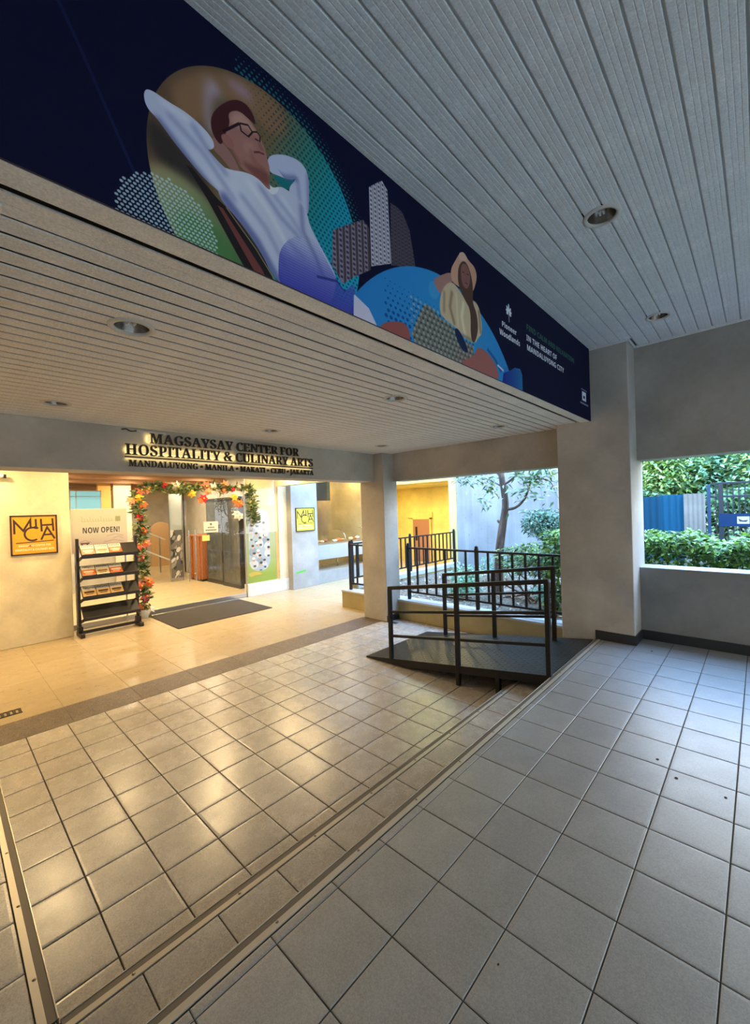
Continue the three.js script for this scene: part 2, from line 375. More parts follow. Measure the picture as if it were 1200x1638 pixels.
function downlight(label, x, y, v, group) {
  const t = thing('downlight', label, 'ceiling light', [x, y, v], group);
  mesh('trim_ring', new THREE.LatheGeometry([[0.078, 0.004], [0.08, -0.007], [0.092, -0.009], [0.104, -0.005], [0.106, 0]].map((p) => new THREE.Vector2(...p)), 40), M.ringWhite, t);
  mesh('reflector', new THREE.LatheGeometry([[0.082, -0.004], [0.074, 0.03], [0.058, 0.065], [0.03, 0.09], [0.002, 0.094]].map((p) => new THREE.Vector2(...p)), 36), M.reflector, t);
  const tubes = []; for (const s of [-1, 1]) for (const q of [-1, 1]) tubes.push(new THREE.CapsuleGeometry(0.007, 0.05, 4, 8).translate(s * 0.013, 0.045, q * 0.01));
  mesh('lamp_tube', merge(tubes), M.bulbOff, t);
}
const UPL = ['unlit recessed downlight in the grey ceiling, the larger nearer one', 'unlit recessed downlight in the grey ceiling, the smaller far one by the wall'];
lights.upper.forEach(([x, v], i) => downlight(UPL[i], x, CEIL, v, 'downlights in the upper ceiling'));
const LOL = ['unlit recessed downlight in the cream soffit, largest, below the printed man', 'unlit downlight in the cream soffit below the printed hat woman', 'unlit downlight in the cream soffit nearest the thick column', 'unlit downlight in the cream soffit above the cream wall and yellow plaque', 'unlit downlight in the cream soffit above the black lettering', 'unlit downlight in the cream soffit beside the slimmer column'];
lights.lower.forEach(([x, v], i) => downlight(LOL[i], x, SOFFIT, v, 'downlights in the soffit'));

// ---------------------------------------------------------------- walls, columns, beams
function struct(name, geo, mat, label, category = 'wall') { return tag(mesh(name, geo, mat), label, category, null, 'structure'); }
struct('column_right', rbx(5.2, WALLX + 0.3, LO, CEIL + 0.1, 1.03, 1.80, 0.012), M.grey, 'thick grey plastered column at the end of the hoarding', 'column');
struct('column_left', rbx(5.2, 5.56, LO, SOFFIT + 0.1, 4.66, 5.21, 0.012), M.grey, 'slim grey plastered column between the shop walk and garden', 'column');
struct('beam_side', rbx(5.47, 5.75, 2.055, SOFFIT + 0.2, 1.79, 4.67, 0.008), M.grey, 'grey beam between the two columns over the garden railing', 'beam');
struct('beam_shop', rbx(-2.6, 5.205, 2.058, SOFFIT + 0.2, 4.88, 5.25, 0.008), M.beam, 'grey beam carrying the black shop lettering', 'beam');
struct('wall_bulkhead', bx(-2.6, 5.2, SOFFIT + 0.02, CEIL + 0.1, 1.432, 1.5), M.greyWall, 'upstand behind the printed hoarding');
{
  const w = setting('wall_right', 'grey side wall with a wide unglazed opening onto the hedge', 'wall');
  const t = WALLX + 0.28;
  mesh('parapet', rbx(WALLX, t, -0.3, 0.815, -3.4, 1.04, 0.01), M.parapet, w);
  mesh('lintel', rbx(WALLX, t, 2.045, CEIL + 0.1, -3.4, 1.04, 0.01), M.greyWall, w);
  mesh('end_pier', bx(WALLX - 0.1, t, -0.3, CEIL + 0.1, -5.4, -3.38), M.greyWall, w);
  mesh('sill_cap', rbx(WALLX - 0.004, t + 0.01, 0.812, 0.822, -3.38, 1.032, 0.003, 1), M.cap, w);
}
{
  const b = setting('baseboard_right', 'black skirting round the thick column and along the parapet', 'baseboard');
  mesh('board', rbx(5.185, 5.2, 0, 0.105, 1.03, 1.425, 0.003, 1), M.skirting, b);
  mesh('board', rbx(5.185, WALLX, 0, 0.105, 1.015, 1.03, 0.003, 1), M.skirting, b);
  mesh('board', rbx(WALLX - 0.015, WALLX, 0, 0.105, -3.4, 1.015, 0.003, 1), M.skirting, b);
}
struct('wall_left', bx(-2.8, -2.6, LO - 0.1, CEIL + 0.3, -5.2, 8.6), M.white, 'pale end wall of the arcade');
struct('column_edge', rbx(-0.5, 0.105, STEP, SOFFIT, 1.9, 2.6, 0.01), M.grey, 'grey column corner just showing at the left picture edge', 'column');
struct('beam_back_baffle', bx(-2.8, 5.8, 2.48, CEIL + 0.3, -5.5, -5.1), M.greyWall, 'unseen grey roof edge beam behind the viewpoint, lowered to limit light', 'beam');  // unseen beam, its depth shaped to hold back light from behind

// shop front: cream wall, white pier, plinths, and the ceiling of the walk hidden behind the beam
struct('wall_cream', merge([rbx(-2.6, 1.508, LO, 2.62, 8.25, 8.75, 0.008), bx(-2.6, 1.45, 2.5, 2.62, 8.2, 8.3)]), M.cream, 'cream painted wall with a yellow plaque beside the shop glass');
struct('wall_pier', rbx(5.985, 6.8, LO, 6.4, 8.43, 8.9, 0.008), M.pierWhite, 'white pier carrying a yellow plaque beside the cafe window', 'wall');
{
  struct('wall_head', bx(1.4, 6.0, 2.425, 2.62, 8.6, 8.8), M.cream, 'cream head panel above the shop glass');
  struct('wall_plinth', rbx(4.86, 5.99, LO, -0.06, 8.6, 8.76, 0.004), M.white, 'low white plinth under the collage poster window');
  struct('wall_strip', rbx(5.74, 5.99, -0.06, 2.42, 8.62, 8.76, 0.006), M.cream, 'cream wall strip between the collage poster and white pier');
  struct('wall_cafe_plinth', rbx(6.79, 9.6, LO, 0.0, 8.5, 8.72, 0.004), M.pierWhite, 'low white plinth under the cafe window');
  const w = setting('wall_upper', 'white upper wall above the shop front', 'wall');
  mesh('upper_wall', bx(6.79, 9.6, 2.75, 6.4, 8.5, 8.9), M.white, w);
  mesh('parapet', bx(-2.6, 6.0, 2.9, 6.4, 8.5, 8.9), M.white, w);
}
struct('ceiling_walk', bx(-2.6, 5.76, 2.62, 2.9, 5.24, 8.7), M.white, 'white ceiling over the shop walk', 'ceiling');
struct('fascia', bx(5.56, 5.76, 2.2, 2.9, 5.2, 8.45), M.cream, 'cream edge beam at the open end of the shop walk', 'beam');
struct('ceiling_cover', bx(-2.8, 5.8, SOFFIT + 0.16, SOFFIT + 0.3, 1.5, 5.3), M.concrete, 'concrete slab over the soffit', 'ceiling');
// lamps of the walk, up behind the beam
function lamp(name, label, x, y, v, color, power, size, group) {
  const t = thing(name, label, 'ceiling light', [x, y, v], group);
  mesh('trim', new THREE.LatheGeometry([[size * 0.9, 0.0], [size, -0.012], [size * 1.15, -0.008], [size * 1.18, 0]].map((p) => new THREE.Vector2(...p)), 28), M.ringWhite, t);
  const g = new THREE.CircleGeometry(size * 0.9, 28).rotateX(Math.PI / 2).translate(0, -0.003, 0);
  mesh('lamp_lens', g, std({ color: '#fff3dc', emissive: new THREE.Color(...color), emissiveIntensity: 4, roughness: 0.6 }), t);
  const l = new THREE.RectAreaLight(new THREE.Color(...color), power / (size * 1.7) ** 2, size * 1.7, size * 1.7);
  l.position.copy(P(x, y - 0.02, v)); l.lookAt(P(x, y - 2, v)); scene.add(l);
}
[[-1.2, 6.6], [0.9, 6.6], [3.0, 6.6], [5.0, 6.6], [0.3, 7.75], [2.0, 7.75], [3.7, 7.75], [5.2, 7.75]].forEach(([x, v], i) => lamp('walk_light', `warm recessed light behind the beam, ${i < 4 ? 'beam' : 'shop'} side row, ${['first', 'second', 'third', 'fourth'][i % 4]} from the arcade end wall`, x, 2.618, v, WARM, WALKLAMP, 0.085, 'lights of the shop walk'));

// ---------------------------------------------------------------- hoarding with its print
function blob(c, pts, fill) {   // smooth closed outline through points
  c.beginPath(); const n = pts.length, mid = (a, b) => [(a[0] + b[0]) / 2, (a[1] + b[1]) / 2];
  c.moveTo(...mid(pts[n - 1], pts[0]));
  for (let i = 0; i < n; i++) c.quadraticCurveTo(...pts[i], ...mid(pts[i], pts[(i + 1) % n]));
  c.closePath(); if (fill) { c.fillStyle = fill; c.fill(); }
}
function poly(c, pts, fill) { c.beginPath(); pts.forEach((p, i) => (i ? c.lineTo(...p) : c.moveTo(...p))); c.closePath(); if (fill) { c.fillStyle = fill; c.fill(); } }
function line(c, pts, style, w) { c.beginPath(); pts.forEach((p, i) => (i ? c.lineTo(...p) : c.moveTo(...p))); c.strokeStyle = style; c.lineWidth = w; c.stroke(); }
function grad(c, a, b, stops) { const g = c.createLinearGradient(...a, ...b); stops.forEach(([t, s]) => g.addColorStop(t, s)); return g; }
function dots(c, x0, x1, y0, y1, dx, dy, size, style, test) {
  c.fillStyle = style; let row = 0;
  for (let y = y0; y < y1; y += dy, row++) for (let x = x0 + (row % 2) * dx / 2; x < x1; x += dx) {
    const r = size(x, y); if (r <= 0.4 || (test && !test(x, y))) continue;
    c.beginPath(); c.ellipse(x, y, r, r * 0.8, 0, 0, 7); c.fill();
  }
}
// soft-edged drawing, as in a printed photograph, kept inside an outline
function soft(c, blur, outline, draw) { c.save(); if (outline) { blob(c, outline); c.clip(); } c.filter = `blur(${blur}px)`; draw(); c.filter = 'none'; c.restore(); }
// everything below is in millimetres of the printed sheet: x from the camera's line, y down from the ceiling
function printSheet(c) {
  const navy = '#0a0d30';
  c.fillStyle = navy; c.fillRect(-2600, 0, 7900, 900);
  line(c, [[150, 60], [330, 420], [520, 830]], 'rgba(60,80,140,0.25)', 10);
  // dotted halo behind the big photograph
  const D = [972, 563, 478], inD = (x, y) => Math.hypot(x - D[0], y - D[1]) < D[2];
  dots(c, 820, 1500, 20, 500, 22, 18, (x, y) => Math.max(0, 8.5 - (Math.hypot(x - D[0], y - D[1]) - D[2]) * 0.09), '#1b6f78', (x, y) => !inD(x, y));
  c.save(); c.beginPath(); c.arc(...D, 0, 7); c.clip();
  c.fillStyle = grad(c, [560, 300], [1400, 620], [[0, '#6b5340'], [0.4, '#7d6a4a'], [0.62, '#2f8f87'], [0.8, '#19a0b6'], [1, '#1fa9c9']]); c.fillRect(400, 60, 1100, 1000);
  soft(c, 12, null, () => {
  blob(c, [[560, 330], [700, 180], [860, 100], [1010, 90], [1060, 180], [960, 250], [860, 200], [760, 250], [700, 380], [600, 420]], '#9a7455');
  blob(c, [[690, 230], [730, 190], [760, 230], [735, 300], [745, 380], [700, 420], [690, 330]], '#b9a3ae');
  blob(c, [[760, 160], [860, 120], [900, 170], [820, 190]], '#b08d92');
  blob(c, [[720, 260], [800, 230], [850, 300], [760, 390], [710, 370]], '#70624a');
  blob(c, [[480, 470], [580, 500], [660, 560], [720, 640], [600, 640], [500, 600]], '#3d3634');
  blob(c, [[480, 620], [640, 610], [740, 700], [800, 790], [860, 870], [560, 880], [480, 740]], grad(c, [560, 620], [700, 860], [[0, '#a8a074'], [0.35, '#8a9a6a'], [1, '#4f7e4c']]));
  blob(c, [[560, 740], [700, 720], [820, 830], [600, 860]], '#55864f');
  });
  dots(c, 820, 1460, 80, 900, 23, 18, (x, y) => Math.min(6.5, Math.max(0, (x - 820) * 0.03)), 'rgba(12,58,84,0.72)', inD);
  c.restore();
  // small dotted disc, lower left
  dots(c, 395, 760, 650, 860, 15, 12, (x, y) => { const r = Math.hypot(x - 560, y - 815); return r > 165 ? 0 : 5.4; }, 'rgba(196,224,232,0.85)');
  // lounging man
  poly(c, [[617, 568], [639, 567], [723, 624], [782, 650], [916, 765], [964, 850], [840, 850], [794, 791], [690, 649]], '#2a2326');
  poly(c, [[727, 650], [747, 651], [904, 812], [925, 845], [880, 845]], '#7c4440');
  line(c, [[760, 640], [880, 742], [960, 830]], '#9c8d6e', 5); line(c, [[775, 640], [895, 742], [978, 830]], '#3e3a30', 6);
  blob(c, [[715, 405], [756, 407], [790, 427], [822, 470], [830, 500], [787, 492], [754, 468], [712, 455]], '#a4786f');
  const shirt = grad(c, [560, 420], [1250, 700], [[0, '#cfd4ee'], [0.35, '#dfe3f4'], [0.7, '#cdd2ea'], [1, '#c3c8e6']]);
  blob(c, [[942, 344], [1005, 297], [1071, 271], [1128, 270], [1152, 310], [1152, 371], [1145, 482], [1100, 500], [1043, 440], [1050, 400], [1086, 356], [1045, 384], [1002, 390], [948, 405]], '#cbd1ec');
  blob(c, [[1052, 402], [1086, 352], [1062, 372], [1010, 392], [960, 406], [990, 425], [1035, 432]], '#1d7d84');
  blob(c, [[488, 415], [505, 388], [565, 391], [623, 385], [676, 396], [716, 417], [724, 445], [705, 466], [693, 466], [753, 497], [800, 500], [850, 520], [830, 660], [800, 660], [749, 600], [685, 583], [639, 555], [575, 512], [529, 470], [496, 457]], shirt);
  blob(c, [[740, 500], [787, 490], [842, 464], [898, 455], [937, 470], [962, 468], [1000, 430], [1043, 428], [1098, 436], [1140, 480], [1146, 518], [1210, 590], [1274, 655], [1302, 700], [1250, 860], [985, 860], [870, 705], [782, 648], [724, 612]], shirt);
  const torso = [[740, 500], [787, 490], [842, 464], [898, 455], [937, 470], [962, 468], [1000, 430], [1043, 428], [1098, 436], [1140, 480], [1146, 518], [1210, 590], [1274, 655], [1302, 700], [1250, 860], [985, 860], [870, 705], [782, 648], [724, 612]];
  const sleeve = [[488, 415], [505, 388], [565, 391], [623, 385], [676, 396], [716, 417], [724, 445], [705, 466], [693, 466], [753, 497], [800, 500], [850, 520], [830, 660], [800, 660], [749, 600], [685, 583], [639, 555], [575, 512], [529, 470], [496, 457]];
  soft(c, 7, sleeve, () => { line(c, [[520, 470], [640, 560], [760, 640]], 'rgba(96,102,160,0.75)', 34); line(c, [[560, 430], [680, 490], [800, 600]], 'rgba(120,126,182,0.6)', 14); line(c, [[640, 410], [700, 470], [770, 520]], 'rgba(130,138,190,0.7)', 16); line(c, [[540, 405], [640, 408]], 'rgba(245,247,255,0.7)', 16); });
  soft(c, 7, torso, () => {
    line(c, [[740, 600], [880, 710], [1000, 860]], 'rgba(98,104,164,0.8)', 44); line(c, [[820, 560], [930, 640], [1020, 760]], 'rgba(128,134,188,0.55)', 18);
    line(c, [[900, 480], [1000, 560], [1090, 600]], 'rgba(120,126,182,0.7)', 14); line(c, [[960, 480], [1050, 530], [1110, 590]], 'rgba(132,138,190,0.6)', 12); line(c, [[1105, 450], [1110, 560], [1180, 650], [1220, 720]], 'rgba(106,112,170,0.7)', 18);
    line(c, [[850, 490], [940, 560], [1060, 700]], 'rgba(244,246,255,0.6)', 22); line(c, [[1000, 470], [1070, 520]], 'rgba(244,246,255,0.6)', 14); line(c, [[1030, 640], [1120, 680]], 'rgba(120,126,182,0.5)', 12);
  });
  soft(c, 6, [[942, 344], [1005, 297], [1071, 271], [1128, 270], [1152, 310], [1152, 371], [1145, 482], [1100, 500], [1043, 440], [1050, 400]], () => { line(c, [[950, 395], [1030, 380], [1090, 350]], 'rgba(100,108,168,0.7)', 22); line(c, [[1146, 300], [1148, 480]], 'rgba(110,118,176,0.6)', 18); line(c, [[1090, 350], [1100, 440]], 'rgba(120,128,184,0.55)', 14); });
  blob(c, [[940, 440], [962, 462], [1000, 432], [985, 470], [960, 490], [930, 475]], '#eef0fa');
  blob(c, [[773, 284], [814, 246], [850, 240], [887, 258], [910, 286], [933, 314], [943, 352], [957, 397], [945, 432], [956, 472], [938, 476], [900, 456], [842, 462], [811, 447], [790, 414], [752, 402], [766, 352]], '#b07a70');
  soft(c, 6, [[773, 284], [814, 246], [850, 240], [887, 258], [910, 286], [933, 314], [943, 352], [957, 397], [945, 432], [956, 472], [938, 476], [900, 456], [842, 462], [811, 447], [790, 414], [752, 402], [766, 352]], () => {
    blob(c, [[815, 250], [850, 244], [890, 268], [905, 292], [850, 290], [800, 320], [785, 300]], '#c8988a'); blob(c, [[840, 340], [890, 330], [880, 380], [840, 390]], '#bf8a7c');
    blob(c, [[820, 430], [880, 420], [950, 400], [955, 470], [880, 460]], '#8a544e'); line(c, [[770, 400], [820, 450]], '#8a564f', 16); line(c, [[868, 360], [880, 400], [930, 410]], '#955f58', 10);
  });
  blob(c, [[710, 375], [716, 329], [753, 270], [806, 212], [852, 195], [883, 210], [900, 254], [868, 248], [823, 242], [778, 282], [788, 316], [764, 374], [750, 425], [722, 408]], '#4c2429');
  blob(c, [[749, 380], [775, 363], [800, 380], [799, 405], [773, 415], [752, 402]], '#a96f66');
  line(c, [[757, 366], [825, 292]], '#2b1a24', 9); line(c, [[826, 290], [862, 274], [880, 290], [862, 318], [832, 316], [826, 290]], '#2b1a24', 6); line(c, [[880, 288], [900, 276], [914, 284], [912, 306], [890, 308]], '#2b1a24', 5);
  blob(c, [[905, 300], [922, 318], [934, 330], [918, 338], [902, 330]], '#a06a60'); line(c, [[884, 364], [907, 350], [930, 345]], '#7a3c3e', 7);
  // blue dotted shadow over the lap
  c.save(); blob(c, [[978, 745], [1000, 670], [1080, 590], [1176, 566], [1254, 650], [1302, 700], [1352, 740], [1420, 650], [1425, 870], [980, 870]]); c.clip();
  c.fillStyle = grad(c, [0, 590], [0, 850], [[0, 'rgba(120,126,206,0.05)'], [0.5, 'rgba(84,88,190,0.75)'], [1, 'rgba(70,74,178,1)']]); c.fillRect(960, 560, 480, 320);
  for (let y = 580; y < 860; y += 11) line(c, [[970, y], [1440, y - 4]], `rgba(60,66,160,${0.15 + (y - 580) / 600})`, 3.5);
  line(c, [[1180, 730], [1300, 705], [1350, 735]], 'rgba(40,44,120,0.7)', 12);
  c.restore();
  // towers
  const tower = (pts, base, x0, x1, y0, y1, lean, wall, win, nx, ny) => {
    c.save(); poly(c, pts, base); c.clip();
    for (let i = 0; i < nx; i++) { const x = x0 + (x1 - x0) * i / nx; c.fillStyle = wall; c.fillRect(x, y0 - 60, (x1 - x0) / nx * 0.62, y1 - y0 + 120); }
    c.fillStyle = win;
    for (let j = 0; j < ny; j++) for (let i = 0; i < nx; i++) { const x = x0 + (x1 - x0) * (i + 0.12) / nx, y = y0 + (y1 - y0) * j / ny + lean * (i / nx); c.fillRect(x, y, (x1 - x0) / nx * 0.4, (y1 - y0) / ny * 0.5); }
    c.restore();
  };
  tower([[1703, 135], [1752, 130], [1803, 135], [1864, 206], [1911, 400], [1692, 470]], '#4d4452', 1695, 1910, 140, 470, -10, '#5c5462', '#3a3340', 7, 16);
  tower([[1284, 478], [1385, 401], [1400, 392], [1486, 330], [1530, 351], [1532, 560], [1415, 640], [1334, 705], [1270, 640]], '#51434d', 1275, 1530, 360, 700, -60, '#8d8496', '#473c4c', 6, 14);
  tower([[1537, 142], [1600, 85], [1640, 54], [1680, 80], [1697, 460], [1537, 540]], '#a7a2b0', 1540, 1695, 80, 540, -20, '#cfcbd8', '#5d5866', 5, 20);
  // second disc: pool blue
  const B = [2250, 1432, 1096], inB = (x, y) => Math.hypot(x - B[0], y - B[1]) < B[2];
  c.save(); c.beginPath(); c.arc(...B, 0, 7); c.clip();
  c.fillStyle = grad(c, [1450, 500], [2950, 800], [[0, '#2b86cf'], [0.35, '#2f93d8'], [0.6, '#3a9bd6'], [1, '#2f8bd0']]); c.fillRect(1400, 300, 1800, 600);
  blob(c, [[2040, 420], [2110, 400], [2160, 450], [2100, 520], [2030, 500]], 'rgba(90,170,225,0.5)');
  dots(c, 1640, 2200, 560, 830, 40, 32, (x, y) => Math.min(13, 3 + (y - 540) * 0.05), 'rgba(18,72,140,0.8)');
  poly(c, [[1408, 725], [1509, 760], [1575, 840], [1400, 840]], '#d9d4ea');
  blob(c, [[1575, 835], [1639, 785], [1760, 748], [1825, 752], [1850, 850], [1600, 850]], '#a35b56');
  blob(c, [[1825, 850], [1900, 700], [1990, 565], [2055, 575], [2160, 612], [2275, 612], [2394, 671], [2545, 669], [2530, 780], [2450, 850]], '#77776f');
  dots(c, 1860, 2560, 580, 850, 44, 34, () => 12, 'rgba(190,200,190,0.55)'); dots(c, 1880, 2560, 596, 850, 44, 34, () => 9, 'rgba(24,40,48,0.55)');
  blob(c, [[2300, 840], [2540, 749], [2605, 655], [2729, 661], [2881, 730], [2930, 850]], '#a86a62');
  dots(c, 2330, 2900, 680, 850, 28, 22, () => 5, 'rgba(200,110,100,0.6)');
  line(c, [[2740, 640], [2860, 690], [2950, 760]], 'rgba(20,70,130,0.55)', 26); line(c, [[2890, 720], [2990, 742]], '#cfd6ea', 16);
  c.restore();
  c.fillStyle = grad(c, [2980, 0], [3325, 0], [[0, '#23308c'], [1, '#2a7bb0']]); poly(c, [[2960, 850], [2985, 760], [3100, 715], [3190, 672], [3290, 660], [3328, 700], [3328, 850]], c.fillStyle);
  for (let y = 680; y < 850; y += 12) line(c, [[2990, y + 30], [3325, y]], 'rgba(20,40,110,0.35)', 4);
  // woman in a sun hat
  blob(c, [[2079, 399], [2143, 352], [2294, 262], [2316, 321], [2215, 385], [2165, 460], [2115, 440]], '#b08278');
  soft(c, 2, null, () => { blob(c, [[2200, 390], [2290, 325], [2365, 345], [2450, 390], [2583, 345], [2655, 395], [2676, 552], [2612, 595], [2565, 655], [2432, 650], [2292, 606], [2193, 602], [2140, 570], [2150, 478]], '#d6c09c'); });
  soft(c, 6, [[2200, 390], [2290, 325], [2365, 345], [2450, 390], [2583, 345], [2655, 395], [2676, 552], [2612, 595], [2565, 655], [2432, 650], [2292, 606], [2193, 602], [2140, 570], [2150, 478]], () => {
    line(c, [[2290, 390], [2260, 500], [2310, 600]], 'rgba(140,112,84,0.75)', 26); line(c, [[2430, 410], [2400, 520], [2440, 640]], 'rgba(250,236,206,0.7)', 30); line(c, [[2200, 420], [2190, 560]], 'rgba(140,114,88,0.6)', 22); line(c, [[2340, 380], [2350, 600]], 'rgba(248,232,200,0.5)', 20); line(c, [[2630, 400], [2650, 560]], 'rgba(130,104,80,0.7)', 26); line(c, [[2400, 640], [2560, 640]], 'rgba(130,106,80,0.6)', 24);
  });
  blob(c, [[2280, 255], [2345, 170], [2395, 105], [2440, 78], [2476, 84], [2510, 105], [2592, 114], [2624, 173], [2570, 285], [2528, 322], [2440, 330], [2340, 332], [2286, 325]], '#d9a58a');
  blob(c, [[2385, 108], [2440, 74], [2480, 84], [2490, 118], [2430, 135], [2390, 150]], '#e3bda8');
  blob(c, [[2370, 200], [2443, 128], [2500, 138], [2546, 202], [2562, 290], [2546, 375], [2605, 432], [2618, 549], [2550, 665], [2505, 619], [2522, 440], [2447, 392], [2364, 330]], '#5a4238');
  blob(c, [[2404, 179], [2461, 141], [2507, 157], [2530, 207], [2512, 274], [2466, 320], [2407, 290]], '#96655c');
  line(c, [[2425, 215], [2450, 210]], '#3a2424', 6); line(c, [[2480, 205], [2505, 205]], '#3a2424', 6); line(c, [[2455, 275], [2490, 270]], '#6f2f34', 7);
  blob(c, [[2300, 620], [2360, 610], [2440, 680], [2480, 740], [2400, 745], [2330, 690]], '#1f2c52');
  // lettering
  c.fillStyle = '#e9ebf5'; c.textBaseline = 'alphabetic';
  for (const [a, l] of [[-1.57, 74], [-0.95, 62], [-2.19, 62], [-0.4, 52], [-2.74, 52], [0.15, 42], [2.99, 42]]) { c.save(); c.translate(3110, 268); c.rotate(a); c.beginPath(); c.ellipse(l * 0.62, 0, l * 0.42, 11, 0, 0, 7); c.fill(); c.restore(); }
  line(c, [[3110, 200], [3112, 335]], '#e9ebf5', 7);
  const word = (s, x, y, w, size, font, style) => { c.save(); c.font = `${font.includes('bold') ? 'bold ' : ''}${size}px ${font.replace('bold ', '')}`; c.fillStyle = style; const k = w / c.measureText(s).width; c.translate(x, y); c.scale(k, 1); c.fillText(s, 0, 0); c.restore(); };
  word('Pioneer', 2980, 402, 262, 58, 'bold sans-serif', '#e9ebf5'); word('Woodlands', 2940, 474, 364, 62, 'bold sans-serif', '#e9ebf5');
  word('FIND CALM AND RELAXATION', 3438, 292, 1222, 66, 'bold sans-serif', '#3f6f5c');
  word('IN THE HEART OF', 3433, 384, 714, 66, 'bold sans-serif', '#e9ebf5'); word('MANDALUYONG CITY', 3437, 464, 895, 66, 'bold sans-serif', '#e9ebf5');
  c.fillStyle = '#dfe2ee'; c.fillRect(4895, 536, 140, 100); c.fillStyle = navy; c.fillRect(4935, 580, 60, 30);
  c.fillStyle = 'rgba(200,206,226,0.75)'; for (let k = 0; k < 8; k++) { c.fillRect(4872 + k * 25, 508, 18, 12); c.fillRect(4830 + k * 35, 660, 27, 18); }
}
{
  const t = thing('banner', 'navy printed advertising hoarding with a reclining man and a woman in a sun hat', 'banner');
  const y0 = SOFFIT - 0.014, h = CEIL - y0, mm = h * 1000;
  for (const [a, b] of [[0, 2610], [2610, 5195]]) {
    const map = canvasTex(2048, 668, (c, W, H) => { c.scale(W / (b - a), H / mm); c.translate(-a, 0); printSheet(c); });
    const g = new THREE.PlaneGeometry((b - a) / 1000, h).translate((a + b) / 2000, y0 + h / 2, -1.4115);
    mesh('print', g, phy({ map, roughness: 0.7, specularIntensity: 0.3 }), t);
  }
  mesh('print', new THREE.PlaneGeometry(2.6, h).translate(-1.3, y0 + h / 2, -1.4115), phy({ color: '#0a0d30', roughness: 0.7, specularIntensity: 0.3 }), t);
  mesh('panel_board', bx(-2.6, 5.195, y0, CEIL - 0.003, 1.4125, 1.42), std({ color: '#14183a', roughness: 0.6 }), t);
}
// a reader looking at the sheet from the camera's side sees it face on: planes look along +z

// ---------------------------------------------------------------- raised lettering on the beam
const serif = await new FontLoader().loadAsync('fonts/droid/droid_serif_bold.typeface.json');
const letterBlack = std({ color: '#15110e', roughness: 0.45 });
{
  const t = thing('shop_sign', 'black raised serif lettering with warm back lighting on the grey beam', 'sign');
  const cache = {};
  const row = (text, x0, x1, base, cap) => {
    const G = serif.data.glyphs, S = 1000, adv = [...text].map((ch) => (G[ch] ?? G['?']).ha);
    const total = adv.reduce((a, b) => a + b, 0), kx = (x1 - x0) / total, ky = cap / (serif.data.resolution * 0.992);
    let at = 0;
    [...text].forEach((ch, i) => {
      if (ch !== ' ') {
        const key = ch + cap;
        cache[key] ??= new TextGeometry(ch, { font: serif, size: serif.data.resolution, depth: 1, curveSegments: 3, bevelEnabled: false });
        const g = cache[key], m = mesh('letter', g, letterBlack, t);
        const k = serif.data.resolution / serif.data.resolution;
        m.scale.set(kx * k, ky * k, 0.022); m.position.set(x0 + at * kx, base, -4.838);
      }
      at += adv[i];
    });
  };
  row('MAGSAYSAY CENTER FOR', 1.612, 3.59, 2.374, 0.108);
  row('HOSPITALITY & CULINARY ARTS', 1.372, 3.845, 2.236, 0.114);
  row('MANDALUYONG \u2022 MANILA \u2022 MAKATI \u2022 CEBU \u2022 JAKARTA', 1.40, 3.845, 2.114, 0.068);
  mesh('underline', rbx(1.368, 3.84, 2.207, 2.219, 4.816, 4.838, 0.003, 1), letterBlack, t);
  const glow = std({ color: '#fff0c8', emissive: new THREE.Color(1, 0.74, 0.28), emissiveIntensity: 0.75, roughness: 0.6 });
  const strip = (x0, x1, y0, y1) => {
    mesh('led_strip', rbx(x0, x1, y0, y1, 4.848, 4.858, 0.003, 1), glow, t);
    const l = new THREE.RectAreaLight(new THREE.Color(1, 0.74, 0.3), 7, x1 - x0, y1 - y0);
    l.position.copy(P((x0 + x1) / 2, (y0 + y1) / 2, 4.86)); l.lookAt(P((x0 + x1) / 2, (y0 + y1) / 2, 6)); scene.add(l);
  };
  strip(1.39, 2.62, 2.262, 2.316); strip(2.8, 3.3, 2.262, 2.316); strip(3.42, 3.8, 2.262, 2.30); strip(1.38, 3.83, 2.190, 2.198); strip(1.6, 1.66, 2.39, 2.46);
}
{
  const t = thing('cable_box', 'small white cable cover above the start of the black lettering', 'cable cover', [1.6, 2.49, 4.88]);
  mesh('cover', rbx(-0.1, 0.2, 0, 0.022, -0.02, 0, 0.004, 1), M.white, t);
  mesh('cable_stub', tube([P(-0.1, 0.01, -0.01), P(-0.16, 0.0, -0.015), P(-0.2, 0.02, -0.01), P(-0.24, 0.012, -0.004)], 0.006, 14, 6), M.blackSteel, t);
}
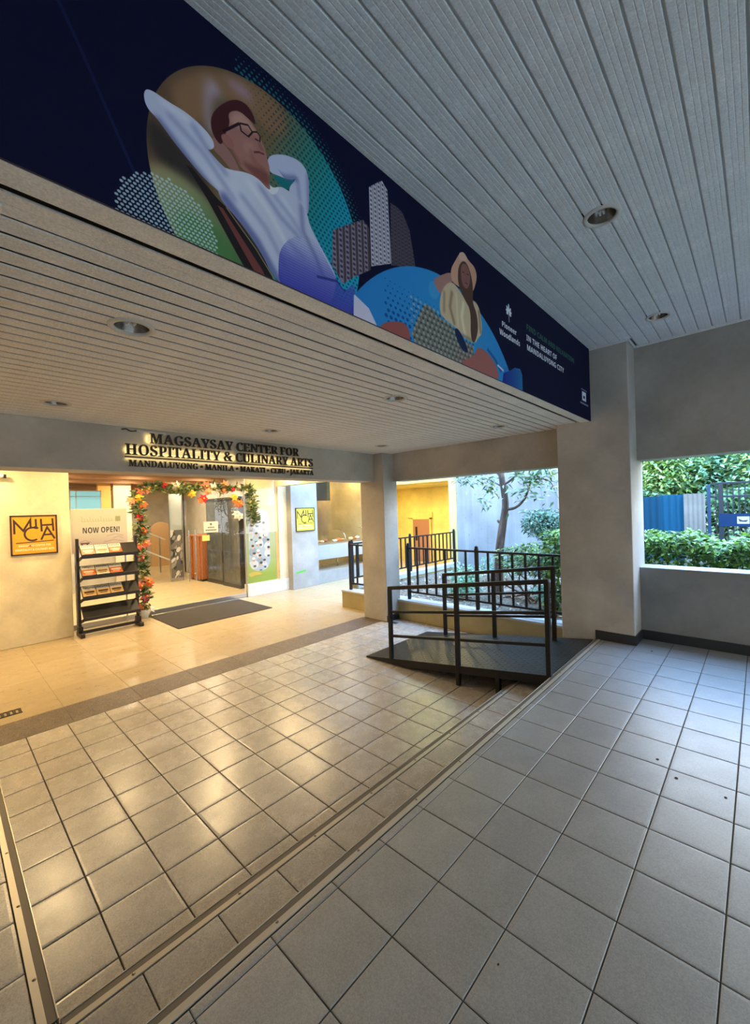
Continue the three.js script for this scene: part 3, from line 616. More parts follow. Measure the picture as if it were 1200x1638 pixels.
// ---------------------------------------------------------------- yellow plaques
const plaqueMap = (bg) => canvasTex(512, 512, (c) => {
  c.fillStyle = bg; c.fillRect(0, 0, 512, 512);
  c.strokeStyle = '#3a2014'; c.lineWidth = 24; c.lineJoin = 'miter';
  const S = (pts) => { c.beginPath(); pts.forEach((p, i) => (i ? c.lineTo(...p) : c.moveTo(...p))); c.stroke(); };
  S([[32, 236], [32, 64], [130, 196], [212, 50], [214, 150]]);
  S([[274, 40], [276, 150], [210, 160]]); S([[334, 40], [340, 216]]); S([[470, 36], [478, 214]]); S([[338, 128], [474, 124]]);
  c.beginPath(); c.arc(232, 244, 88, -1.0, 0.95, true); c.stroke(); S([[278, 172], [300, 156]]);
  S([[330, 330], [404, 158], [492, 322]]); S([[352, 262], [462, 258]]);
  c.lineWidth = 12; S([[44, 360], [480, 344]]);
  c.fillStyle = '#f6ead0'; c.font = 'bold 40px sans-serif'; c.textAlign = 'center';
  const fit = (s, y, w) => { c.save(); c.translate(256, y); c.scale(w / c.measureText(s).width, 1); c.fillText(s, 0, 0); c.restore(); };
  fit('MAGSAYSAY CENTER FOR', 414, 370); fit('HOSPITALITY & CULINARY ARTS', 468, 450);
  c.fillStyle = '#b8402c'; c.beginPath(); c.moveTo(200, 388); c.lineTo(226, 412); c.lineTo(176, 412); c.fill();
});
function plaque(label, x0, x1, y0, y1, v, bg, frame) {
  const t = thing('plaque', label, 'plaque', [(x0 + x1) / 2, (y0 + y1) / 2, v], 'yellow plaques');
  const w = x1 - x0, h = y1 - y0;
  mesh('backing', rbx(-w / 2, w / 2, -h / 2, h / 2, -0.02, 0, 0.003, 1), frame, t);
  mesh('print', new THREE.PlaneGeometry(w - 0.03, h - 0.03).translate(0, 0, 0.0215), std({ map: plaqueMap(bg), roughness: 0.35 }), t);
  for (const [a, b, c, d] of [[-w / 2, w / 2, h / 2 - 0.02, h / 2], [-w / 2, w / 2, -h / 2, -h / 2 + 0.02], [-w / 2, -w / 2 + 0.02, -h / 2, h / 2], [w / 2 - 0.02, w / 2, -h / 2, h / 2]]) mesh('frame_bar', rbx(a, b, c, d, -0.03, -0.015, 0.003, 1), frame, t);
}
plaque('amber plaque with dark lettering on the cream wall', 0.765, 1.335, 1.045, 1.655, 8.25, '#e0a012', std({ color: '#3c2216', roughness: 0.5 }));
plaque('lemon yellow plaque with dark lettering on the white pier', 6.105, 6.69, 1.085, 1.675, 8.43, '#d9cf3c', std({ color: '#3a3426', roughness: 0.5 }));
{
  const t = thing('security_camera', 'small bullet camera high on the cream wall', 'camera', [0.62, 2.245, 8.25]);
  mesh('mount', new THREE.CylinderGeometry(0.035, 0.04, 0.05, 18).rotateX(Math.PI / 2).translate(-0.04, 0.01, 0.025), M.white, t);
  mesh('body', new THREE.CapsuleGeometry(0.026, 0.09, 5, 14).rotateZ(Math.PI / 2).translate(0.03, 0, 0.06), M.white, t);
  mesh('lens_hood', new THREE.CylinderGeometry(0.027, 0.03, 0.03, 16).rotateZ(Math.PI / 2).translate(0.105, -0.002, 0.06), M.dark, t);
}
// ---------------------------------------------------------------- glass front
const GV = 8.66;
function pane(x0, x1, y0, y1, v, parent, name = 'pane') { const g = new THREE.PlaneGeometry(x1 - x0, y1 - y0).translate((x0 + x1) / 2, (y0 + y1) / 2, -v); return mesh(name, g, M.glass, parent); }
{
  const w = setting('window_1', 'fixed glass pane behind the black brochure rack', 'window');
  pane(1.515, 2.715, LO + 0.09, 2.42, GV, w);
  mesh('bottom_channel', rbx(1.512, 2.72, LO, LO + 0.09, GV - 0.025, GV + 0.025, 0.004, 1), M.steel, w);
  mesh('top_channel', rbx(1.512, 4.85, 2.39, 2.42, GV - 0.02, GV + 0.02, 0.004, 1), M.steel, w);
}
for (const [n, x0, x1, hx, label] of [[1, 2.725, 3.618, 3.555, 'frameless glass door leaf next to the brochure rack'], [2, 3.626, 4.85, 3.69, 'frameless glass door leaf next to the tall collage poster']]) {
  const d = setting(`door_${n}`, label, 'door');
  pane(x0, x1, LO + 0.1, 2.385, GV, d);
  mesh('bottom_rail', rbx(x0, x1, LO + 0.012, LO + 0.1, GV - 0.02, GV + 0.02, 0.004, 1), M.steel, d);
  mesh('pull_handle', merge([new THREE.CylinderGeometry(0.014, 0.014, 1.05, 14).translate(hx, 0.74, -GV + 0.06), new THREE.CylinderGeometry(0.009, 0.009, 0.06, 10).rotateX(Math.PI / 2).translate(hx, 1.12, -GV + 0.03), new THREE.CylinderGeometry(0.009, 0.009, 0.06, 10).rotateX(Math.PI / 2).translate(hx, 0.36, -GV + 0.03)]), M.chrome, d);
}
{
  const w = setting('window_2', 'glass pane in front of the tall collage poster', 'window');
  pane(4.87, 5.74, -0.06, 2.42, GV - 0.012, w);
  mesh('corner_post', rbx(4.852, 4.872, LO, 2.42, GV - 0.03, GV + 0.03, 0.003, 1), M.steel, w);
}
{
  const w = setting('window_3', 'cafe window beside the white pier', 'window');
  pane(6.8, 9.6, 0.0, 2.75, 8.62, w);
  mesh('sill', rbx(6.8, 9.6, 0.0, 0.03, 8.5, 8.7, 0.004, 1), M.steel, w);
}
{
  const t = thing('door_mat', 'dark ribbed entrance mat before the glass doors', 'mat', [3.68, LO + 0.001, 7.92]);
  mesh('pile', rbx(-0.92, 0.92, 0, 0.011, -0.7, 0.66, 0.004, 1), M.mat, t);
}
{
  const t = thing('floor_grille', 'small black slotted drain cover in the cream floor', 'drain cover', [0.38, LO + 0.001, 5.5]);
  mesh('frame', merge([rbx(-0.17, 0.17, 0, 0.006, -0.065, -0.052, 0.002, 1), rbx(-0.17, 0.17, 0, 0.006, 0.052, 0.065, 0.002, 1)]), M.blackSteel, t);
  for (let k = 0; k < 8; k++) mesh('slat', rbx(-0.165 + k * 0.044, -0.14 + k * 0.044, 0, 0.006, -0.055, 0.055, 0.002, 1), M.blackSteel, t);
}
// poster with NOW OPEN behind the rack
const nowOpen = canvasTex(768, 512, (c) => {
  c.fillStyle = grad(c, [0, 0], [0, 512], [[0, '#b4b7a2'], [0.55, '#bdb8aa'], [1, '#b29da0']]); c.fillRect(0, 0, 768, 512);
  c.strokeStyle = '#a8a878'; c.lineWidth = 9; c.lineCap = 'round';
  for (let k = 0; k < 12; k++) { const x = 130 + k * 37, t = [60, 34, 30, 52, 34, 30, 34, 56, 30, 34, 30, 34][k]; c.beginPath(); c.moveTo(x, 150 - t); c.quadraticCurveTo(x + 22, 150 - t * 0.7, x + 6, 150 - t * 0.35); c.quadraticCurveTo(x - 6, 152, x + 26, 146); c.stroke(); }
  c.fillStyle = '#8d9066'; c.fillRect(600, 92, 74, 62); c.fillStyle = '#b9bd98'; c.fillRect(160, 176, 400, 6);
  c.fillStyle = '#2e2b2a'; c.font = 'bold 92px sans-serif'; c.textAlign = 'center'; c.fillText('NOW OPEN!', 400, 285);
  c.strokeStyle = '#8c7c88'; c.lineWidth = 5; for (const [x, y, w] of [[100, 390, 150], [470, 330, 240], [560, 360, 150], [430, 400, 280]]) { c.beginPath(); c.moveTo(x, y); c.lineTo(x + w * 0.5, y - 22); c.lineTo(x + w, y + 4); c.stroke(); }
  c.fillStyle = '#5c4148'; c.fillRect(110, 395, 120, 16); c.fillRect(120, 410, 22, 22); c.fillRect(190, 410, 22, 22); c.fillStyle = '#6d5a4e'; c.fillRect(408, 420, 40, 60);
});
{
  const t = thing('poster_board', 'pale board printed NOW OPEN! behind the brochure rack', 'poster', [2.0, 1.18, 8.56]);
  mesh('board', rbx(-0.425, 0.425, -0.2, 0.565, 0, 0.012, 0.003, 1), M.white, t);
  mesh('print', new THREE.PlaneGeometry(0.84, 0.757).translate(0, 0.183, 0.0015), std({ map: nowOpen, roughness: 0.5 }), t);
  for (const s of [-1, 1]) mesh('leg', rbx(s * 0.38 - 0.012, s * 0.38 + 0.012, LO - 1.18, -0.2, 0.0, 0.014, 0.002, 1), M.steel, t);
}
// tall collage poster: rounded strip of cut-out people in kitchen whites on pale green
const collage = canvasTex(512, 1100, (c) => {
  c.fillStyle = grad(c, [0, 0], [0, 1100], [[0, '#a6ad88'], [0.5, '#a0aa80'], [0.85, '#93a24a'], [1, '#7f962c']]); c.fillRect(0, 0, 512, 1100);
  c.save(); c.beginPath(); c.roundRect(60, 40, 350, 900, 150); c.fillStyle = '#a3aeb4'; c.fill(); c.clip();
  let s = 9; const R = () => { s = (s * 1664525 + 1013904223) >>> 0; return s / 4294967296; };
  for (let k = 0; k < 22; k++) {
    const x = 90 + R() * 300, y = 100 + (k / 22) * 790, w = 78 + R() * 50;
    c.fillStyle = ['#b9c0c6', '#9fadb6', '#8496a4', '#c4c2be'][k % 4]; c.beginPath(); c.ellipse(x, y + 60, w * 0.62, 62, 0, 0, 7); c.fill();
    c.fillStyle = ['#c99a7a', '#b5866a', '#d8ab8c'][k % 3]; c.beginPath(); c.ellipse(x, y - 8, 21, 27, 0, 0, 7); c.fill();
    c.fillStyle = ['#2a2624', '#f3f3f0', '#3b3a44'][k % 3]; c.beginPath(); c.ellipse(x, y - 26, 24, 17, 0, 0, 7); c.fill();
    c.fillStyle = ['#3c4a5c', '#60717e', '#8c7862', '#46525a'][k % 4]; c.fillRect(x - 30 + R() * 24, y + 58 + R() * 30, 44, 30);
  }
  c.restore();
  c.strokeStyle = '#9db06a'; c.lineWidth = 5; c.beginPath(); c.roundRect(100, 30, 340, 920, 165); c.stroke();
  c.fillStyle = '#c0a84a'; c.beginPath(); c.ellipse(150, 985, 110, 40, 0.1, 0, 7); c.fill(); c.fillStyle = '#8b9a3c'; c.beginPath(); c.ellipse(220, 1015, 120, 22, 0, 0, 7); c.fill();
});
{
  const t = thing('collage_poster', 'tall pale green poster collage of people in kitchen whites', 'poster', [5.29, 0.0, 8.70]);
  mesh('panel', bx(-0.42, 0.4, -0.055, 1.765, 0, 0.012), M.white, t);
  mesh('print', new THREE.PlaneGeometry(0.82, 1.82).translate(-0.01, 0.855, 0.002), std({ map: collage, roughness: 0.55 }), t);
  mesh('upper_panel', bx(-0.42, 0.44, 1.765, 2.42, 0.01, 0.03), M.cream, t);
}
{
  const note = canvasTex(256, 192, (c) => { c.fillStyle = '#cfccc0'; c.fillRect(0, 0, 256, 192); c.fillStyle = '#55605c'; c.beginPath(); c.arc(128, 46, 20, 0, 7); c.fill(); c.fillStyle = '#4d5a5c'; for (let k = 0; k < 4; k++) c.fillRect(72 + k * 30, 92, 22, 22); for (let k = 0; k < 7; k++) c.fillRect(34 + k * 28, 138, 21, 24); });
  const t = tag(mesh('paper_notice', new THREE.PlaneGeometry(0.32, 0.235).translate(4.06, 1.31, -GV + 0.004), std({ map: note, roughness: 0.7 })), 'white paper notice stuck on the glass door', 'notice');
  tag(mesh('sticky_note', bx(3.86, 4.02, 1.02, 1.14, GV - 0.006, GV - 0.003), std({ color: '#e6cf78', roughness: 0.8 })), 'small yellow note below the white notice on the glass door', 'note');
}
// ---------------------------------------------------------------- brochure rack
const SHELVES = [0.985, 0.645, 0.31, -0.02];
{
  const t = thing('brochure_rack', 'black wooden brochure rack with four sloping shelves', 'rack', [2.0, LO, 8.06]);
  const Y = (y) => y - LO;
  for (const s of [-1, 1]) {
    mesh('side_post', rbx(s * 0.43 - 0.02, s * 0.43 + 0.02, 0.05, Y(1.25), 0.06, 0.12, 0.004, 1), M.blackWood, t);
    mesh('foot', rbx(s * 0.43 - 0.03, s * 0.43 + 0.03, 0, 0.07, -0.12, 0.2, 0.008, 1), M.blackWood, t);
    mesh('foot_block', rbx(s * 0.43 - 0.035, s * 0.43 + 0.035, 0.05, 0.16, 0.02, 0.14, 0.006, 1), M.blackWood, t);
  }
  mesh('base_rail', rbx(-0.42, 0.42, 0.05, 0.1, -0.02, 0.01, 0.004, 1), M.blackWood, t);
  mesh('base_rail', rbx(-0.42, 0.42, 0.03, 0.07, 0.08, 0.12, 0.004, 1), M.blackWood, t);
  for (const y of SHELVES) {
    const a = P(0, Y(y) - 0.03, -0.1), b = P(0, Y(y) + 0.15, 0.09), s = mesh('shelf', bar(a, b, 0.82, 0.014), M.blackWood, t);
    mesh('lip', rbx(-0.41, 0.41, Y(y) - 0.055, Y(y) - 0.005, -0.118, -0.1, 0.003, 1), M.blackWood, s);
    for (const q of [-1, 1]) mesh('bracket', bar(P(q * 0.415, Y(y) - 0.04, -0.1), P(q * 0.425, Y(y) - 0.1, 0.08), 0.012, 0.05), M.blackWood, s);
  }
}
const cover = [['#c4601c', '#cfbfa8'], ['#c4b494', '#8f6a36'], ['#bf5818', '#cfbfa8'], ['#c49c5c', '#463020']].map(([a, b], k) => canvasTex(128, 160, (c) => {
  c.fillStyle = '#b5afa4'; c.fillRect(0, 0, 128, 160); c.fillStyle = '#4a4138'; for (let j = 0; j < 6; j++) c.fillRect(12 + j * 18, 14 + (j % 2) * 6, 12, 14); c.fillStyle = a; c.fillRect(0, 66, 128, 94); c.fillStyle = b; c.fillRect(16, 84, 96, 30); c.fillRect(30, 124, 68, 12);
})).map((map) => std({ map, roughness: 0.4 }));
const orderWord = ['first', 'second', 'third'], shelfWord = ['top', 'second', 'third'];
SHELVES.slice(0, 3).forEach((y, r) => {
  for (let k = 0; k < 3; k++) {
    const t = thing('brochure', `${['orange', 'cream', 'amber'][(r === 2 ? 2 : k % 2)]} brochure stack on the ${shelfWord[r]} rack shelf, ${orderWord[k]} from the cream wall`, 'brochure', [1.69 + k * 0.195, y, 8.06], 'brochures in the black rack');
    const tilt = Math.atan2(0.18, 0.19);
    const g = new THREE.BoxGeometry(0.185, 0.02, 0.2), m = mesh('pages', g, M.pierWhite, t);
    m.rotation.x = tilt; m.position.set(0, 0.075, 0.017);
    const pl = mesh('cover', new THREE.PlaneGeometry(0.185, 0.2).rotateX(-Math.PI / 2).translate(0, 0.0108, 0), cover[r === 2 ? 3 : k === 1 ? 1 : k], t);
    pl.rotation.x = tilt; pl.position.copy(m.position);
  }
});
// ---------------------------------------------------------------- flower garland round the door
{
  const t = thing('flower_garland', 'artificial garland of leaves and orange red flowers around the glass door', 'garland', [2.66, LO, 8.6]);
  const path = new THREE.CatmullRomCurve3([P(-0.01, 0.1, 0), P(0.02, 0.6, -0.01), P(-0.03, 1.2, 0), P(0.0, 1.8, -0.01), P(-0.06, 2.2, 0), P(0.02, 2.44, 0), P(0.3, 2.5, 0), P(0.8, 2.46, 0), P(1.2, 2.5, 0), P(1.6, 2.48, 0), P(2.0, 2.5, 0), P(2.3, 2.46, -0.01), P(2.36, 2.2, -0.01), P(2.38, 1.9, 0), P(2.44, 1.68, 0)]);
  mesh('vine', new THREE.TubeGeometry(path, 140, 0.014, 6), std({ color: '#3d4a24', roughness: 0.9 }), t);
  const leaf = leafGeo(0.11, 0.04), N = 1700, inst = new THREE.InstancedMesh(leaf, leafMat('#ffffff', 0.15), N); inst.name = 'leaves'; inst.userData.kind = 'stuff'; t.add(inst);
  const d = new THREE.Object3D(), col = new THREE.Color();
  for (let i = 0; i < N; i++) {
    const u = rnd(), p = path.getPointAt(u); d.position.set(p.x + rr(-0.07, 0.07), p.y + rr(-0.07, 0.07), p.z + rr(0, 0.07)); d.rotation.set(rr(-3, 3), rr(-3, 3), rr(-3, 3)); d.scale.setScalar(rr(0.7, 1.3)); d.updateMatrix(); inst.setMatrixAt(i, d.matrix);
    inst.setColorAt(i, col.set(['#3f5a2c', '#55703a', '#2f4524', '#6d7d44', '#8a8a52'][i % 5]));
  }
  const petal = (r, w, n, cup) => merge(Array.from({ length: n }, (_, k) => leafGeo(r, w).rotateX(-cup).rotateY(k / n * Math.PI * 2)));
  const lily = petal(0.1, 0.05, 6, 0.55), rose = merge([petal(0.06, 0.062, 6, 0.3), petal(0.048, 0.052, 5, 0.85), petal(0.034, 0.04, 4, 1.2)]);
  const cols = { red: '#c5202a', orange: '#ef6a2c', coral: '#ee7a5e', pink: '#d64a6a', yellow: '#f4c23a', white: '#eee6da', peach: '#f2a27c' };
  const fm = Object.fromEntries(Object.entries(cols).map(([k, v]) => [k, leafMat(v, 0.2)])), heart = std({ color: '#d8b23a', roughness: 0.8 });
  for (const [x, y, kind, c] of [[2.5, 1.9, 0, 'peach'], [2.62, 1.93, 0, 'yellow'], [2.7, 1.84, 0, 'orange'], [2.68, 2.08, 0, 'coral'], [2.8, 2.1, 0, 'peach'], [2.64, 1.57, 1, 'red'], [2.7, 1.3, 0, 'orange'], [2.6, 1.06, 0, 'coral'], [2.72, 1.08, 0, 'coral'], [2.66, 0.8, 0, 'pink'], [2.68, 0.42, 0, 'peach'], [2.75, 0.33, 0, 'orange'], [2.62, 0.28, 0, 'coral'], [2.7, 0.07, 0, 'pink'], [2.63, -0.13, 0, 'coral'], [2.74, -0.15, 0, 'white'], [3.1, 2.17, 1, 'red'], [3.33, 2.16, 0, 'white'], [3.62, 2.02, 0, 'yellow'], [3.8, 1.88, 1, 'orange'], [3.86, 1.92, 0, 'red'], [3.92, 2.18, 0, 'coral'], [3.96, 2.06, 0, 'peach'], [4.1, 2.15, 0, 'white'], [4.32, 2.1, 0, 'coral'], [4.34, 2.22, 0, 'peach'], [4.52, 2.12, 1, 'red'], [4.56, 1.96, 0, 'yellow'], [4.64, 1.84, 0, 'orange'], [4.7, 1.8, 0, 'orange'], [4.68, 2.16, 0, 'white'], [4.86, 2.12, 0, 'white'], [4.6, 1.58, 0, 'white'], [4.66, 1.52, 0, 'white']]) {
    const m = mesh('flower', kind ? rose : lily, fm[c], t); m.position.set(x - 2.66, y - LO, 0.07 + rr(0, 0.03)); m.rotation.set(Math.PI / 2 - rr(-0.3, 0.5), rr(-3, 3), rr(-0.4, 0.4)); m.scale.setScalar(rr(1.15, 1.5));
    if (!kind) mesh('flower_heart', new THREE.SphereGeometry(0.014, 8, 6).translate(0, 0.012, 0), heart, m);
  }
  mesh('pot', new THREE.LatheGeometry([[0.001, 0], [0.09, 0], [0.11, 0.16], [0.1, 0.16], [0.001, 0.14]].map((p) => new THREE.Vector2(...p)), 24), M.white, t);
}
{
  const t = thing('tape_strip', 'short strip of bright green tape low on the white pier', 'tape', [6.23, 0.075, 8.4295]);
  mesh('tape', new THREE.PlaneGeometry(0.3, 0.05).rotateZ(0.1), std({ color: '#5fae4a', roughness: 0.6 }), t);
}

// ---------------------------------------------------------------- inside the shop
{
  const f = setting('floor_shop', 'glossy cream floor inside the shop', 'floor');
  mesh('slab', bx(-1.0, 10, LO - 0.3, LO - 0.001, 8.75, 20), std({ color: '#dcc89a', map: speckMap, roughness: 0.22 }), f);
  mesh('threshold', rbx(1.5, 4.86, LO - 0.01, LO + 0.004, 8.62, 8.76, 0.003, 1), M.steel, f);
}
const shopWall = paint('#e6dcc6'), shopGrey = paint('#c9c4b6'), panelWood = std({ color: '#d6ad78', roughness: 0.5 });
{
  const w = setting('wall_shop', 'inner walls of the shop', 'wall');
  mesh('back_wall', bx(-1.0, 8.0, LO, 2.9, 18.4, 18.6), shopWall, w);
  mesh('left_wall', bx(-1.0, -0.8, LO, 2.9, 8.7, 18.5), shopWall, w);
  mesh('right_wall', bx(5.75, 5.95, LO, 2.9, 8.76, 13.2), shopGrey, w); mesh('right_wall', bx(5.75, 8.0, LO, 2.9, 14.2, 14.3), shopGrey, w); mesh('right_wall', bx(7.8, 8.0, LO, 2.9, 14.3, 18.4), shopWall, w); mesh('right_wall', bx(5.75, 5.95, LO, 2.9, 13.2, 14.3), shopGrey, w);
  mesh('partition', bx(3.35, 3.78, LO, 2.6, 12.9, 13.05), shopWall, w);
  mesh('partition_end', bx(3.0, 3.3, 1.2, 2.6, 12.95, 13.1), std({ color: '#d8a95c', roughness: 0.8 }), w);
  mesh('low_wall', bx(0.5, 3.55, LO, 1.62, 13.0, 13.1), shopGrey, w);
}
{
  const c = setting('ceiling_shop', 'cream shop ceiling with brown battens and rows of lamps', 'ceiling');
  mesh('slab', bx(-1.0, 8.0, 2.62, 2.75, 8.78, 18.6), paint('#e8dcc2'), c);
  for (let k = 0; k < 5; k++) mesh('batten', rbx(-0.8, 5.7, 2.5, 2.62, 9.7 + k * 1.5, 10.1 + k * 1.5, 0.01, 1), std({ color: '#9c7250', roughness: 0.7 }), c);
}
[[1.6, 9.4], [3.2, 9.4], [4.7, 9.4], [1.7, 10.8], [3.4, 10.8], [5.0, 10.8], [2.0, 12.3], [3.6, 12.3], [5.0, 12.3], [2.6, 14.6], [4.6, 14.6], [3.2, 16.8], [5.6, 16.4]].forEach(([x, v], i) => lamp('shop_light', `small bright lamp in the shop ceiling, ${['first', 'second', 'third', 'fourth', 'fifth'][i < 9 ? Math.floor(i / 3) : 3 + Math.floor((i - 9) / 2)]} row from the glass, ${i < 9 ? ['cream wall side', 'middle', 'cafe side'][i % 3] : ['cream wall side', 'cafe side'][(i - 9) % 2]}`, x, 2.615, v, SHOPLIGHT, SHOPLAMP, 0.06, 'lamps in the shop ceiling'));
{
  const t = thing('wall_screen', 'glowing pale blue window panel deep in the shop above the poster board', 'screen', [2.72, 2.05, 12.94]);
  mesh('screen_glow', bx(-0.33, 0.33, -0.25, 0.24, 0, 0.02), std({ color: '#4f7f8a', emissive: new THREE.Color(0.3, 0.72, 0.85), emissiveIntensity: 0.4 }), t);
  mesh('frame', merge([rbx(-0.35, -0.33, -0.27, 0.26, -0.01, 0.02, 0.003, 1), rbx(0.33, 0.35, -0.27, 0.26, -0.01, 0.02, 0.003, 1), rbx(-0.35, 0.35, 0.24, 0.26, -0.01, 0.02, 0.003, 1), rbx(-0.22, -0.2, -0.25, 0.24, -0.012, 0, 0.003, 1), rbx(-0.35, 0.35, 0.1, 0.115, -0.012, 0, 0.003, 1)]), M.steel, t);
  mesh('mount', rbx(-0.3, 0.3, -0.45, -0.25, 0.01, 0.05, 0.004, 1), shopGrey, t);
  const l = new THREE.RectAreaLight(new THREE.Color(0.3, 0.72, 0.85), 0.4, 0.66, 0.49); l.position.copy(P(2.72, 2.05, 12.91)); l.lookAt(P(2.72, 2.05, 8)); scene.add(l);
}
{
  const t = thing('lectern', 'brown wooden lectern cabinet inside the glass door', 'lectern', [5.43, LO, 12.2]);
  mesh('body', rbx(-0.2, 0.21, 0.02, 1.28, -0.42, 0.44, 0.01), M.wood, t);
  mesh('top', rbx(-0.24, 0.24, 1.28, 1.33, -0.46, 0.47, 0.01), M.wood, t);
  for (const v of [-0.25, 0.02, 0.28]) mesh('fluted_post', rbx(-0.235, -0.2, 0.02, 1.28, v - 0.06, v + 0.06, 0.012), M.wood, t);
  mesh('plinth', rbx(-0.22, 0.22, 0, 0.06, -0.44, 0.45, 0.005), M.blackWood, t);
}
// dark glazed display units along the right-hand shop wall
const darkGlass = phy({ color: '#8a8f90', roughness: 0.08, transmission: 0.75, thickness: 0 });
const peopleMap = canvasTex(384, 768, (c) => {
  c.fillStyle = '#4c4e4e'; c.fillRect(0, 0, 384, 768); let s = 31; const R = () => { s = (s * 1664525 + 1013904223) >>> 0; return s / 4294967296; };
  for (let k = 0; k < 26; k++) { const x = R() * 384, y = 60 + (k / 26) * 700, w = 50 + R() * 40; c.fillStyle = ['#9a9c9a', '#6c7072', '#c2c0b8', '#3a3c3e'][k % 4]; c.beginPath(); c.ellipse(x, y + 70, w * 0.7, 80, 0, 0, 7); c.fill(); c.fillStyle = ['#a3866c', '#8c7058', '#b3967c'][k % 3]; c.beginPath(); c.ellipse(x, y - 18, 20, 27, 0, 0, 7); c.fill(); c.fillStyle = '#2a2826'; c.beginPath(); c.ellipse(x, y - 36, 23, 16, 0, 0, 7); c.fill(); }
  c.fillStyle = '#c88f3c'; c.fillRect(300, 380, 44, 330); c.fillStyle = '#d8d4c8'; c.fillRect(20, 640, 60, 44); c.fillRect(110, 650, 80, 40);
});
function displayUnit(label, v0, v1, x0) {
  const t = thing('display_cabinet', label, 'cabinet', [x0, LO, v0]), d = v1 - v0;
  mesh('carcass', merge([rbx(0.03, 5.75 - x0, 0.04, 2.3, 0, 0.03, 0.004, 1), rbx(0.03, 5.75 - x0, 0.04, 2.3, d - 0.03, d, 0.004, 1), rbx(5.7 - x0, 5.745 - x0, 0.04, 2.3, 0.03, d - 0.03, 0.004, 1), rbx(0.0, 5.75 - x0, 0, 0.09, 0, d, 0.004, 1), rbx(0.0, 5.75 - x0, 2.3, 2.36, 0, d, 0.004, 1)]), M.blackWood, t);
  for (let k = 1; k < 5; k++) mesh('shelf', rbx(0.05, 5.7 - x0, k * 0.45, k * 0.45 + 0.02, 0.03, d - 0.03, 0.003, 1), M.steel, t);
  mesh('glass_front', new THREE.PlaneGeometry(d - 0.06, 2.2).rotateY(-Math.PI / 2).translate(0.02, 1.19, -d / 2), darkGlass, t);
  mesh('photo_print', new THREE.PlaneGeometry(d - 0.08, 2.1).rotateY(-Math.PI / 2).translate(0.06, 1.19, -d / 2), std({ map: peopleMap, roughness: 0.5 }), t);
  return t;
}
displayUnit('dark glazed display cabinet just inside the glass door', 9.7, 10.65, 5.27);
displayUnit('dark glazed display cabinet next to the brown lectern', 10.7, 11.65, 5.3);
{
  const t = thing('frosted_screen', 'tall frosted glass screen behind the doors inside the shop', 'screen', [4.81, LO, 12.5]);
  const pm = canvasTex(192, 640, (c) => { c.fillStyle = '#5a5a58'; c.fillRect(0, 0, 192, 640); let s = 5; const R = () => { s = (s * 1664525 + 1013904223) >>> 0; return s / 4294967296; }; for (let k = 0; k < 46; k++) { c.fillStyle = ['#8d8d88', '#c9c7be', '#343434', '#6e6a64'][k % 4]; c.beginPath(); c.ellipse(R() * 192, R() * 640, 12 + R() * 30, 20 + R() * 50, R(), 0, 7); c.fill(); } });
  mesh('photo_print', new THREE.PlaneGeometry(0.34, 1.4).translate(0, 0.8, 0.002), std({ map: pm, roughness: 0.4 }), t);
  mesh('sheet', bx(-0.17, 0.17, 1.5, 2.55, 0, 0.012), M.frost, t);
  mesh('frame', merge([rbx(-0.19, -0.17, 0, 2.57, -0.02, 0.03, 0.004, 1), rbx(0.17, 0.19, 0, 2.57, -0.02, 0.03, 0.004, 1), rbx(-0.17, 0.17, 0.05, 0.1, -0.02, 0.03, 0.004, 1)]), M.steel, t);
}
{
  const t = thing('leaning_panel', 'arched wooden panel leaning against the shop wall', 'panel', [5.97, LO, 17.0]);
  const s = new THREE.Shape(); s.moveTo(-0.36, 0); s.lineTo(-0.36, 1.35); s.quadraticCurveTo(-0.34, 1.66, 0, 1.68); s.quadraticCurveTo(0.36, 1.66, 0.36, 1.35); s.lineTo(0.36, 0); s.closePath();
  mesh('board', metreUV(new THREE.ExtrudeGeometry(s, { depth: 0.03, bevelEnabled: true, bevelSize: 0.006, bevelThickness: 0.006, bevelSegments: 1 })), panelWood, t);
}
{
  const t = thing('stair_handrail', 'slim white handrail on posts deep inside the shop', 'handrail', [4.8, LO, 15]);
  mesh('rail', bar(P(-0.2, 0.86, 0), P(1.1, 0.2, 0), 0.05), M.white, t);
  mesh('rail', bar(P(-0.2, 1.5, 0), P(0.6, 1.1, 0), 0.04), M.white, t);
  for (const [k, h] of [[0, 1.4], [0.42, 1.19], [1.05, 0.22]]) mesh('post', bar(P(k, 0, 0), P(k, h, 0), 0.04), M.steel, t);
}
// ---------------------------------------------------------------- cafe behind the right-hand window
{
  const w = setting('wall_cafe', 'inner walls of the cafe', 'wall');
  mesh('back_wall', bx(5.95, 9.55, LO, 2.9, 12.4, 12.6), paint('#dcb96a'), w);
  mesh('side_wall', bx(9.4, 9.55, LO, 2.9, 8.9, 12.5), paint('#e3c98a'), w);
  mesh('ceiling_panel', bx(5.95, 9.55, 2.78, 2.95, 8.6, 12.6), shopWall, w);
  mesh('bulkhead', bx(8.6, 9.4, 2.0, 2.78, 11.6, 12.4), paint('#e2cf96'), w);
}
[[7.3, 9.7], [8.9, 9.7], [7.2, 11.3], [8.9, 11.3]].forEach(([x, v], i) => lamp('cafe_light', `small warm lamp in the cafe ceiling, ${i < 2 ? 'window' : 'back'} row, ${i % 2 ? 'far side' : 'pier side'}`, x, 2.775, v, SHOPLIGHT, SHOPLAMP * 0.55, 0.06, 'lamps in the cafe ceiling'));
